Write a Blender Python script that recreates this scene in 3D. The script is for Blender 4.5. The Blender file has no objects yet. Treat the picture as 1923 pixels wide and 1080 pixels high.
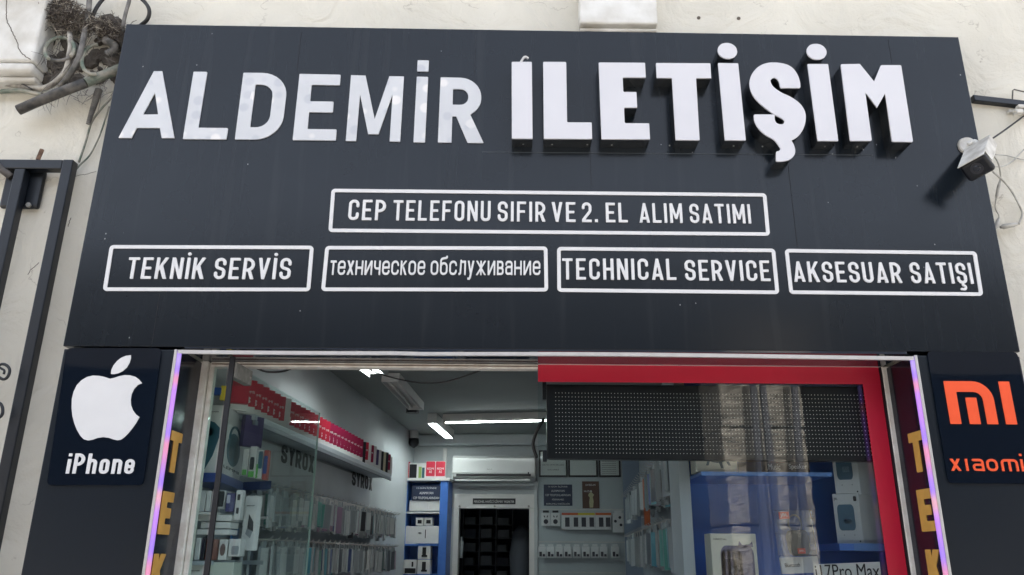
import bpy, bmesh, math, random
import numpy as np
from mathutils import Vector, Matrix
random.seed(7)
S = bpy.context.scene
COL = S.collection
# ------------------------------------------------------------------ camera, world, sun
F_PX, PITCH, YAW, ROLL = 1500.0, math.radians(18.6), 0.0, math.radians(0.45)
CAM = Vector((0, -3.4, 1.6))
fw = Vector((math.sin(YAW)*math.cos(PITCH), math.cos(YAW)*math.cos(PITCH), math.sin(PITCH)))
rt0 = Vector((math.cos(YAW), -math.sin(YAW), 0)); up0 = rt0.cross(fw)
rt = rt0*math.cos(ROLL)+up0*math.sin(ROLL); up = up0*math.cos(ROLL)-rt0*math.sin(ROLL)
cd = bpy.data.cameras.new('camera'); co = bpy.data.objects.new('camera', cd); COL.objects.link(co)
m = Matrix((rt, up, -fw)).transposed().to_4x4(); m.translation = CAM; co.matrix_world = m
cd.sensor_width = 36; cd.lens = 36*F_PX/1923; cd.clip_end = 500; cd.clip_start = 0.05
S.camera = co
w = bpy.data.worlds.new('World'); S.world = w; w.use_nodes = True
nt = w.node_tree; bg = nt.nodes['Background']
sky = nt.nodes.new('ShaderNodeTexSky'); sky.sky_type = 'NISHITA'; sky.sun_disc = False
sky.sun_elevation = math.radians(50); sky.sun_rotation = math.radians(12); sky.dust_density = 4; sky.ozone_density = .6; sky.air_density = .8
hs = nt.nodes.new('ShaderNodeHueSaturation'); hs.inputs['Saturation'].default_value = .42
nt.links.new(sky.outputs[0], hs.inputs['Color']); nt.links.new(hs.outputs[0], bg.inputs[0]); bg.inputs[1].default_value = .15
sl = bpy.data.lights.new('sun', 'SUN'); sl.energy = 4.0; sl.angle = math.radians(.5); sl.color = (1, .95, .87)
so = bpy.data.objects.new('sun', sl); COL.objects.link(so); so.location = (2, 8, 12)
sd = Vector((-.15*math.cos(math.radians(50)), -math.cos(math.radians(50)), -math.sin(math.radians(50))))
so.rotation_euler = sd.to_track_quat('-Z', 'Y').to_euler()
S.view_settings.view_transform = 'Standard'; S.view_settings.look = 'None'; S.view_settings.exposure = 2.45
try:
    S.cycles.transparent_max_bounces = 24; S.cycles.max_bounces = 10; S.cycles.glossy_bounces = 5
except Exception: pass

# ------------------------------------------------------------------ projection helpers
def ray(x, y): return fw + rt*((x-961.5)/F_PX) - up*((y-540)/F_PX)
def on_y(x, y, Y=0.0):
    d = ray(x, y); return CAM + d*((Y-CAM.y)/d.y)
def on_x(x, y, X):
    d = ray(x, y); return CAM + d*((X-CAM.x)/d.x)
def on_z(x, y, Z):
    d = ray(x, y); return CAM + d*((Z-CAM.z)/d.z)
dv = ray(1083, 1045); dv.z = 0; DD = dv.normalized(); EX = Vector((DD.y, -DD.x, 0)); IROT = math.atan2(EX.y, EX.x)
def IW(X, Y, z): return Vector((CAM.x, CAM.y, 0)) + EX*X + DD*Y + Vector((0, 0, z))
def on_IX(x, y, X):
    d = ray(x, y); t = X/d.dot(EX); return t*d.dot(DD), CAM.z+t*d.z          # -> (Y, z)
def on_IY(x, y, Y):
    d = ray(x, y); t = Y/d.dot(DD); return t*d.dot(EX), CAM.z+t*d.z          # -> (X, z)

# ------------------------------------------------------------------ materials
def lin(h):
    h = h.lstrip('#'); r = []
    for i in (0, 2, 4):
        c = int(h[i:i+2], 16)/255; r.append(c/12.92 if c <= .04045 else ((c+.055)/1.055)**2.4)
    return tuple(r)
MATS = {}
def mat(name, col, rough=.6, metal=0, var=0, vscale=6, bump=0, bscale=40, dark=None, emit=0, spec=.5, coat=0, detail=5):
    if name in MATS: return MATS[name]
    if isinstance(col, str): col = lin(col)
    M = bpy.data.materials.new(name); M.use_nodes = True; n = M.node_tree; b = n.nodes['Principled BSDF']
    b.inputs['Base Color'].default_value = (*col, 1); b.inputs['Roughness'].default_value = rough
    b.inputs['Metallic'].default_value = metal; b.inputs['Specular IOR Level'].default_value = spec
    b.inputs['Coat Weight'].default_value = coat
    tc = n.nodes.new('ShaderNodeTexCoord')
    if var:
        ns = n.nodes.new('ShaderNodeTexNoise'); ns.inputs['Scale'].default_value = vscale; ns.inputs['Detail'].default_value = detail
        n.links.new(tc.outputs['Object'], ns.inputs['Vector'])
        mx = n.nodes.new('ShaderNodeMix'); mx.data_type = 'RGBA'
        d = dark if dark else tuple(c*(1-var) for c in col)
        if isinstance(d, str): d = lin(d)
        rp = n.nodes.new('ShaderNodeMapRange'); rp.inputs[1].default_value = .35; rp.inputs[2].default_value = .65
        n.links.new(ns.outputs['Fac'], rp.inputs[0]); n.links.new(rp.outputs[0], mx.inputs[0])
        mx.inputs[6].default_value = (*d, 1); mx.inputs[7].default_value = (*col, 1)
        n.links.new(mx.outputs[2], b.inputs['Base Color'])
        rr = n.nodes.new('ShaderNodeMapRange'); rr.inputs[3].default_value = min(1, rough*1.25); rr.inputs[4].default_value = rough*.85
        n.links.new(ns.outputs['Fac'], rr.inputs[0]); n.links.new(rr.outputs[0], b.inputs['Roughness'])
    if bump:
        nb = n.nodes.new('ShaderNodeTexNoise'); nb.inputs['Scale'].default_value = bscale; nb.inputs['Detail'].default_value = 6
        n.links.new(tc.outputs['Object'], nb.inputs['Vector'])
        bp = n.nodes.new('ShaderNodeBump'); bp.inputs['Strength'].default_value = bump; bp.inputs['Distance'].default_value = .02
        n.links.new(nb.outputs['Fac'], bp.inputs['Height']); n.links.new(bp.outputs[0], b.inputs['Normal'])
    if emit:
        b.inputs['Emission Color'].default_value = (*col, 1); b.inputs['Emission Strength'].default_value = emit
    MATS[name] = M; return M

def plaster_mat():
    M = mat('old_plaster', (.71, .685, .60), .85, var=.14, vscale=1.6, bump=0)
    n = M.node_tree; b = n.nodes['Principled BSDF']; tc = n.nodes['Texture Coordinate']
    def noise(s, d, off=None):
        a = n.nodes.new('ShaderNodeTexNoise'); a.inputs['Scale'].default_value = s; a.inputs['Detail'].default_value = d
        n.links.new(tc.outputs['Object'], a.inputs['Vector']); return a
    # trowel ridges and grit
    a1 = noise(7, 8); a2 = noise(90, 4); a3 = noise(3.2, 10)
    a3.inputs['Distortion'].default_value = 1.6
    b1 = n.nodes.new('ShaderNodeBump'); b1.inputs['Strength'].default_value = .55; b1.inputs['Distance'].default_value = .05
    b2 = n.nodes.new('ShaderNodeBump'); b2.inputs['Strength'].default_value = .3; b2.inputs['Distance'].default_value = .006
    n.links.new(a3.outputs['Fac'], b1.inputs['Height']); n.links.new(a2.outputs['Fac'], b2.inputs['Height'])
    n.links.new(b1.outputs[0], b2.inputs['Normal']); n.links.new(b2.outputs[0], b.inputs['Normal'])
    # dirt specks
    src = b.inputs['Base Color'].links[0].from_socket
    a4 = noise(22, 10); a4.inputs['Roughness'].default_value = .75
    r = n.nodes.new('ShaderNodeMapRange'); r.inputs[1].default_value = .625; r.inputs[2].default_value = .72; r.inputs[4].default_value = .55
    n.links.new(a4.outputs['Fac'], r.inputs[0])
    mx = n.nodes.new('ShaderNodeMix'); mx.data_type = 'RGBA'; mx.inputs[7].default_value = (.26, .22, .17, 1)
    n.links.new(r.outputs[0], mx.inputs[0]); n.links.new(src, mx.inputs[6])
    # fine cracks
    vo = n.nodes.new('ShaderNodeTexVoronoi'); vo.feature = 'DISTANCE_TO_EDGE'; vo.inputs['Scale'].default_value = 1.5
    ad = n.nodes.new('ShaderNodeMix'); ad.data_type = 'RGBA'; ad.blend_type = 'ADD'; ad.inputs[0].default_value = .35
    n.links.new(tc.outputs['Object'], ad.inputs[6]); n.links.new(a1.outputs['Color'], ad.inputs[7]); n.links.new(ad.outputs[2], vo.inputs['Vector'])
    r2 = n.nodes.new('ShaderNodeMapRange'); r2.inputs[1].default_value = 0; r2.inputs[2].default_value = .006; r2.inputs[3].default_value = .5; r2.inputs[4].default_value = 0
    n.links.new(vo.outputs['Distance'], r2.inputs[0])
    rm = n.nodes.new('ShaderNodeMath'); rm.operation = 'MULTIPLY'; n.links.new(r2.outputs[0], rm.inputs[0])
    r3 = n.nodes.new('ShaderNodeMapRange'); r3.inputs[1].default_value = .5; r3.inputs[2].default_value = .62
    n.links.new(a1.outputs['Fac'], r3.inputs[0]); n.links.new(r3.outputs[0], rm.inputs[1])
    m2 = n.nodes.new('ShaderNodeMix'); m2.data_type = 'RGBA'; m2.inputs[7].default_value = (.16, .13, .1, 1)
    n.links.new(rm.outputs[0], m2.inputs[0]); n.links.new(mx.outputs[2], m2.inputs[6])
    n.links.new(m2.outputs[2], b.inputs['Base Color'])
    return M

def panel_mat(name, col, rough, specks=True, coat=0):
    M = mat(name, col, rough, var=.12, vscale=3, spec=.36, coat=coat)
    n = M.node_tree; b = n.nodes['Principled BSDF']; tc = n.nodes['Texture Coordinate']
    # sheet waviness
    a = n.nodes.new('ShaderNodeTexNoise'); a.inputs['Scale'].default_value = 1.3; a.inputs['Detail'].default_value = 1
    n.links.new(tc.outputs['Object'], a.inputs['Vector'])
    bp = n.nodes.new('ShaderNodeBump'); bp.inputs['Strength'].default_value = .12; bp.inputs['Distance'].default_value = .05
    n.links.new(a.outputs['Fac'], bp.inputs['Height']); n.links.new(bp.outputs[0], b.inputs['Normal'])
    if specks:
        mp = n.nodes.new('ShaderNodeMapping'); mp.inputs['Scale'].default_value = (1, 1, .55)
        n.links.new(tc.outputs['Object'], mp.inputs['Vector'])
        s = n.nodes.new('ShaderNodeTexVoronoi'); s.inputs['Scale'].default_value = 26
        n.links.new(mp.outputs[0], s.inputs['Vector'])
        r = n.nodes.new('ShaderNodeMath'); r.operation = 'LESS_THAN'; r.inputs[1].default_value = .055; n.links.new(s.outputs['Distance'], r.inputs[0])
        g = n.nodes.new('ShaderNodeTexNoise'); g.inputs['Scale'].default_value = 2.6; g.inputs['Detail'].default_value = 3; n.links.new(tc.outputs['Object'], g.inputs['Vector'])
        q = n.nodes.new('ShaderNodeMath'); q.operation = 'GREATER_THAN'; q.inputs[1].default_value = .57; n.links.new(g.outputs['Fac'], q.inputs[0])
        c2 = n.nodes.new('ShaderNodeSeparateColor'); n.links.new(s.outputs['Color'], c2.inputs[0])
        q2 = n.nodes.new('ShaderNodeMath'); q2.operation = 'GREATER_THAN'; q2.inputs[1].default_value = .55; n.links.new(c2.outputs[0], q2.inputs[0])
        m1 = n.nodes.new('ShaderNodeMath'); m1.operation = 'MULTIPLY'; n.links.new(r.outputs[0], m1.inputs[0]); n.links.new(q.outputs[0], m1.inputs[1])
        m2 = n.nodes.new('ShaderNodeMath'); m2.operation = 'MULTIPLY'; n.links.new(m1.outputs[0], m2.inputs[0]); n.links.new(q2.outputs[0], m2.inputs[1])
        # vertical dust runs
        mp2 = n.nodes.new('ShaderNodeMapping'); mp2.inputs['Scale'].default_value = (9, 9, .5); n.links.new(tc.outputs['Object'], mp2.inputs['Vector'])
        st = n.nodes.new('ShaderNodeTexNoise'); st.inputs['Scale'].default_value = 2; st.inputs['Detail'].default_value = 8; n.links.new(mp2.outputs[0], st.inputs['Vector'])
        sr = n.nodes.new('ShaderNodeMapRange'); sr.inputs[1].default_value = .55; sr.inputs[2].default_value = .85; sr.inputs[4].default_value = .035; n.links.new(st.outputs['Fac'], sr.inputs[0])
        mm = n.nodes.new('ShaderNodeMath'); mm.operation = 'MAXIMUM'; n.links.new(m2.outputs[0], mm.inputs[0]); n.links.new(sr.outputs[0], mm.inputs[1])
        mx = n.nodes.new('ShaderNodeMix'); mx.data_type = 'RGBA'; mx.inputs[7].default_value = (.34, .35, .35, 1)
        n.links.new(b.inputs['Base Color'].links[0].from_socket, mx.inputs[6]); n.links.new(mm.outputs[0], mx.inputs[0]); n.links.new(mx.outputs[2], b.inputs['Base Color'])
    return M

def acrylic_mat():
    M = mat('diffuser_acrylic', (.60, .615, .635), .35, var=.06, vscale=5)
    n = M.node_tree; b = n.nodes['Principled BSDF']; tc = n.nodes['Texture Coordinate']
    v = n.nodes.new('ShaderNodeTexVoronoi'); v.inputs['Scale'].default_value = 13; v.inputs['Randomness'].default_value = .75
    n.links.new(tc.outputs['Object'], v.inputs['Vector'])
    r = n.nodes.new('ShaderNodeMapRange'); r.inputs[1].default_value = .30; r.inputs[2].default_value = .42; r.inputs[3].default_value = .8; r.inputs[4].default_value = 0
    n.links.new(v.outputs['Distance'], r.inputs[0])
    c = n.nodes.new('ShaderNodeSeparateColor'); n.links.new(v.outputs['Color'], c.inputs[0])
    cr = n.nodes.new('ShaderNodeValToRGB'); e = cr.color_ramp.elements; e[0].position = .45; e[0].color = (.47, .49, .53, 1); e[1].position = .55; e[1].color = (.60, .61, .63, 1)
    k = cr.color_ramp.elements.new(.82); k.color = (.80, .78, .76, 1)
    n.links.new(c.outputs[0], cr.inputs[0])
    mx = n.nodes.new('ShaderNodeMix'); mx.data_type = 'RGBA'
    n.links.new(r.outputs[0], mx.inputs[0]); n.links.new(b.inputs['Base Color'].links[0].from_socket, mx.inputs[6]); n.links.new(cr.outputs[0], mx.inputs[7])
    n.links.new(mx.outputs[2], b.inputs['Base Color']); return M

def glass_mat(name, tint, ior=1.5, boost=1.0):
    M = bpy.data.materials.new(name); M.use_nodes = True; n = M.node_tree; n.nodes.clear()
    o = n.nodes.new('ShaderNodeOutputMaterial'); t = n.nodes.new('ShaderNodeBsdfTransparent'); g = n.nodes.new('ShaderNodeBsdfGlossy')
    t.inputs[0].default_value = (*tint, 1); g.inputs['Roughness'].default_value = 0.0; g.inputs[0].default_value = (1, 1, 1, 1)
    f = n.nodes.new('ShaderNodeFresnel'); f.inputs[0].default_value = ior; x = n.nodes.new('ShaderNodeMixShader')
    mu = n.nodes.new('ShaderNodeMath'); mu.operation = 'MULTIPLY'; mu.inputs[1].default_value = boost
    n.links.new(f.outputs[0], mu.inputs[0]); n.links.new(mu.outputs[0], x.inputs[0])
    n.links.new(t.outputs[0], x.inputs[1]); n.links.new(g.outputs[0], x.inputs[2]); n.links.new(x.outputs[0], o.inputs[0]); return M

def strip_mat():
    M = mat('led_diffuser', (.22, .14, .32), .4); n = M.node_tree; b = n.nodes['Principled BSDF']; tc = n.nodes['Texture Coordinate']
    sp = n.nodes.new('ShaderNodeSeparateXYZ'); n.links.new(tc.outputs['Object'], sp.inputs[0])
    cr = n.nodes.new('ShaderNodeValToRGB'); cr.color_ramp.interpolation = 'EASE'
    mu = n.nodes.new('ShaderNodeMath'); mu.operation = 'MULTIPLY_ADD'; mu.inputs[1].default_value = 1/1.3; mu.inputs[2].default_value = 0
    n.links.new(sp.outputs[2], mu.inputs[0]); n.links.new(mu.outputs[0], cr.inputs[0])
    P = (.36, .20, 1.0, 1); Q = (.62, .24, 1.0, 1); K = (1.0, .32, .38, 1); Wt = (.50, .38, .95, 1)
    e = cr.color_ramp.elements; e[0].position = 0; e[0].color = P; e[1].position = 1; e[1].color = P
    for p, c in ((.30, K), (.36, P), (.46, Q), (.52, (1, .5, .4, 1)), (.56, P), (.68, K), (.72, P), (.80, Q), (.86, Q), (.895, K), (.93, P), (.96, Wt)):
        q = e.new(p); q.color = c
    n.links.new(cr.outputs[0], b.inputs['Emission Color']); b.inputs['Emission Strength'].default_value = .13; return M

PLASTER = plaster_mat()
PANEL = panel_mat('sign_sheet', (.0068, .0108, .016), .19)
PANELG = panel_mat('gloss_sheet', (.005, .009, .017), .035, specks=False, coat=.3)
CLAD = panel_mat('cladding_sheet', (.007, .012, .019), .28, specks=False)
ACR = acrylic_mat()
FACE = mat('letter_face', (.64, .635, .66), .22, var=.05, vscale=3, coat=.3)
CHROME = mat('letter_return', (.16, .18, .20), .2, metal=.9, var=.2, vscale=20)
VINYL = mat('white_vinyl', (.72, .72, .72), .38, var=.05, vscale=9)
ORANGE = mat('orange_vinyl', '#f0582c', .35); OCHRE = mat('ochre_vinyl', (.60, .33, .065), .45, var=.15, vscale=12)
ALU = mat('aluminium_profile', (.60, .58, .56), .38, metal=.35, var=.12, vscale=14)
WPAINT = mat('weathered_white_paint', (.80, .78, .73), .6, var=.35, vscale=18, dark=(.64, .59, .53), bump=.25, bscale=60, detail=9)
RUST = mat('rusty_edge', (.20, .12, .08), .8, var=.5, vscale=30)
BLACKM = mat('black_metal', (.005, .008, .013), .35, var=.3, vscale=12)
BLACKP = mat('black_plastic', (.004, .005, .008), .4)
RUBBER = mat('black_rubber', (.003, .004, .007), .55)
REDV = mat('red_vinyl', (.52, .014, .042), .3, var=.06, vscale=3)
GLASS = glass_mat('shop_glass', (.93, .97, .98), 1.5, 1.0)
GLASSD = glass_mat('door_glass', (.91, .97, .96), 1.3, .2)
CLEARP = glass_mat('clear_blister', (.86, .88, .90), 1.4, 2.2)
STRIP = strip_mat()
WHITEP = mat('white_plastic', (.66, .66, .65), .4, var=.08, vscale=8)
CAMW = mat('weathered_white_casing', (.68, .67, .63), .45, var=.45, vscale=16, dark=(.40, .38, .34), detail=9)
CARDW = mat('white_carton', (.66, .66, .66), .5, var=.05, vscale=20)
CARDR = mat('red_carton', (.50, .02, .05), .4); CARDK = mat('black_carton', (.02, .022, .03), .4)
CARDB = mat('blue_carton', (.03, .09, .32), .4); CARDY = mat('yellow_carton', (.65, .5, .04), .45)
CARDO = mat('orange_carton', (.60, .13, .03), .5); CARDP = mat('purple_carton', (.07, .05, .15), .5)
INK = mat('dark_ink', (.008, .009, .013), .5); TEAL = mat('teal_print', (.03, .11, .15), .5)
BLUE = mat('blue_board', (.06, .18, .56), .35, var=.06, vscale=3)
BLUEL = mat('blue_edge', (.10, .22, .50), .35)
IWALL = mat('interior_wall_paint', (.46, .50, .52), .7, var=.05, vscale=2, bump=.05)
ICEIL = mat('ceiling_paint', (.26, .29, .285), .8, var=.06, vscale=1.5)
GREYP = mat('grey_panel', (.42, .47, .52), .45, var=.08, vscale=4)
SILV = mat('brushed_silver_panel', (.74, .77, .79), .35, var=.15, vscale=2)
TUBE = mat('lit_tube', (.92, 1, .98), .3, emit=8)
PLATE = mat('galvanised_plate', (.30, .30, .28), .5, metal=.4, var=.3, vscale=30)
def srgb_mat(n, h, r=.5): return mat(n, lin(h), r)

# ------------------------------------------------------------------ mesh helpers
def empty(name, loc, rz=0):
    o = bpy.data.objects.new(name, None); o.empty_display_size = .05; COL.objects.link(o); o.location = loc; o.rotation_euler = (0, 0, rz); return o
def tag(o, label=None, cat=None, group=None, kind=None):
    if label: o['label'] = label
    if cat: o['category'] = cat
    if group: o['group'] = group
    if kind: o['kind'] = kind
    return o
def thing(name, label, cat, loc, group=None, rz=0):
    return tag(empty(name, loc, rz), label, cat, group)
def origin_of(parent):
    """world translation of the (unrotated) parent chain"""
    v = Vector((0, 0, 0)); p = parent
    while p is not None: v += Vector(p.location); p = p.parent
    return v
def link_mesh(name, me, material, parent=None, local=False, top_base=True):
    o = bpy.data.objects.new(name, me); COL.objects.link(o)
    if material is not None:
        if isinstance(material, (list, tuple)):
            for q in material: me.materials.append(q)
        else: me.materials.append(material)
    if parent is not None:
        o.parent = parent
        if not local:
            off = origin_of(parent)
            for v in me.vertices: v.co -= off
    elif not local and top_base:
        c = Vector((sum(v.co.x for v in me.vertices), sum(v.co.y for v in me.vertices), 0))/max(1, len(me.vertices)); c.z = min(v.co.z for v in me.vertices)
        for v in me.vertices: v.co -= c
        o.location = c
    return o
class MB:
    def __init__(s): s.v = []; s.f = []; s.mi = []; s.cur = 0
    def add(s, vs, fs):
        k = len(s.v); s.v += [Vector(a) for a in vs]
        for f in fs: s.f.append([i+k for i in f]); s.mi.append(s.cur)
        return s
    def box(s, x0, x1, y0, y1, z0, z1, fr=None):
        P = [(x, y, z) for z in (z0, z1) for y in (y0, y1) for x in (x0, x1)]
        if fr: P = [fr(*p) for p in P]
        return s.add(P, [(0, 2, 3, 1), (4, 5, 7, 6), (0, 1, 5, 4), (2, 6, 7, 3), (0, 4, 6, 2), (1, 3, 7, 5)])
    def hexa(s, lo, hi):
        """lo, hi: 4 points each (loops)"""
        return s.add(list(lo)+list(hi), [(3, 2, 1, 0), (4, 5, 6, 7), (0, 1, 5, 4), (1, 2, 6, 5), (2, 3, 7, 6), (3, 0, 4, 7)])
    def prism(s, poly, ext):
        n = len(poly); ext = Vector(ext); P = [Vector(p) for p in poly]
        return s.add(P+[p+ext for p in P], [tuple(range(n-1, -1, -1)), tuple(range(n, 2*n))]+[(i, (i+1) % n, n+(i+1) % n, n+i) for i in range(n)])
    def tube(s, pts, r, seg=8, cap=True, ribs=0):
        pts = [Vector(p) for p in pts]; n = len(pts)
        R = r if isinstance(r, (list, tuple)) else [r]*n
        rings = []; prev = None
        for i, p in enumerate(pts):
            t = (pts[min(i+1, n-1)]-pts[max(i-1, 0)]).normalized()
            if prev is None:
                a = t.cross(Vector((0, 0, 1)))
                if a.length < .1: a = t.cross(Vector((1, 0, 0)))
            else: a = prev - t*prev.dot(t)
            a.normalize(); prev = a; b = t.cross(a)
            rings.append([p+(a*math.cos(2*math.pi*k/seg)+b*math.sin(2*math.pi*k/seg))*R[i] for k in range(seg)])
        vs = [q for rg in rings for q in rg]; fs = []
        for i in range(n-1):
            for k in range(seg):
                fs.append((i*seg+k, i*seg+(k+1) % seg, (i+1)*seg+(k+1) % seg, (i+1)*seg+k))
        if cap: fs += [tuple(range(seg-1, -1, -1)), tuple((n-1)*seg+k for k in range(seg))]
        return s.add(vs, fs)
    def cyl(s, a, b, r, seg=20, r2=None): return s.tube([a, b], [r, r if r2 is None else r2], seg)
    def build(s, name, material, parent=None, bev=0, smooth=False, local=False, seg=2):
        me = bpy.data.meshes.new(name); me.from_pydata([tuple(v) for v in s.v], [], s.f); me.validate()
        bm = bmesh.new(); bm.from_mesh(me); bmesh.ops.recalc_face_normals(bm, faces=bm.faces); bm.to_mesh(me); bm.free()
        if isinstance(material, (list, tuple)):
            for p, i in zip(me.polygons, s.mi): p.material_index = i
        if smooth:
            for p in me.polygons: p.use_smooth = len(p.vertices) == 4
        o = link_mesh(name, me, material, parent, local)
        if bev:
            b = o.modifiers.new('bevel', 'BEVEL'); b.width = bev; b.segments = seg; b.limit_method = 'ANGLE'; b.angle_limit = math.radians(40)
        return o
def spline(pts, n=6):
    """Catmull-Rom through points"""
    P = [Vector(p) for p in pts]; P = [P[0]*2-P[1]]+P+[P[-1]*2-P[-2]]; out = []
    for i in range(1, len(P)-2):
        a, b, c, d = P[i-1], P[i], P[i+1], P[i+2]
        for k in range(n):
            t = k/n; out.append(.5*((2*b)+(c-a)*t+(2*a-5*b+4*c-d)*t*t+(3*b-a-3*c+d)*t*t*t))
    out.append(P[-2]); return out
def pxs(pts, y=None): return [on_y(p[0], p[1], p[2] if len(p) > 2 else y) for p in pts]
def copy_tree(o, parent=None):
    c = o.copy(); COL.objects.link(c)
    if parent is not None: c.parent = parent
    for ch in list(o.children):
        d = ch.copy(); COL.objects.link(d); d.parent = c
        for g in list(ch.children):
            e = g.copy(); COL.objects.link(e); e.parent = d
    return c
ORD = ['first', 'second', 'third', 'fourth', 'fifth', 'sixth', 'seventh', 'eighth', 'ninth', 'tenth', 'eleventh', 'twelfth', 'thirteenth', 'fourteenth', 'fifteenth', 'sixteenth', 'seventeenth', 'eighteenth', 'nineteenth', 'twentieth', 'twenty-first', 'twenty-second', 'twenty-third', 'twenty-fourth', 'twenty-fifth', 'twenty-sixth', 'twenty-seventh', 'twenty-eighth', 'twenty-ninth', 'thirtieth', 'thirty-first', 'thirty-second', 'thirty-third', 'thirty-fourth', 'thirty-fifth', 'thirty-sixth', 'thirty-seventh', 'thirty-eighth', 'thirty-ninth', 'fortieth']

# ------------------------------------------------------------------ lettering: stroke glyphs -> signed distance -> outline
def arcpath(pts, rad, closed=False):
    """polyline with rounded corners"""
    P = [np.array(p, float) for p in pts]; n = len(P); out = []
    rng = range(n) if closed else range(1, n-1)
    if not closed: out.append(P[0])
    for i in rng:
        a, b, c = P[(i-1) % n], P[i], P[(i+1) % n]
        u = a-b; v = c-b; lu, lv = np.linalg.norm(u), np.linalg.norm(v); u = u/lu; v = v/lv
        ang = math.acos(max(-1, min(1, float(u@v)))); r = rad[i] if isinstance(rad, (list, tuple)) else rad
        if r <= 1e-6 or ang > 3.1: out.append(b); continue
        d = min(r/math.tan(ang/2), lu*.5 if (closed or 0 < i-1) else lu*.999, lv*.5 if (closed or i+1 < n-1) else lv*.999); r = d*math.tan(ang/2)
        c0 = b+(u+v)/np.linalg.norm(u+v)*(r/math.sin(ang/2)); s = b+u*d; e = b+v*d
        a0 = math.atan2(*(s-c0)[::-1]); a1 = math.atan2(*(e-c0)[::-1]); da = (a1-a0+math.pi) % (2*math.pi)-math.pi
        for k in range(9):
            t = a0+da*k/8; out.append(c0+r*np.array([math.cos(t), math.sin(t)]))
    if closed: out.append(out[0])
    else: out.append(P[-1])
    return out
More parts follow.
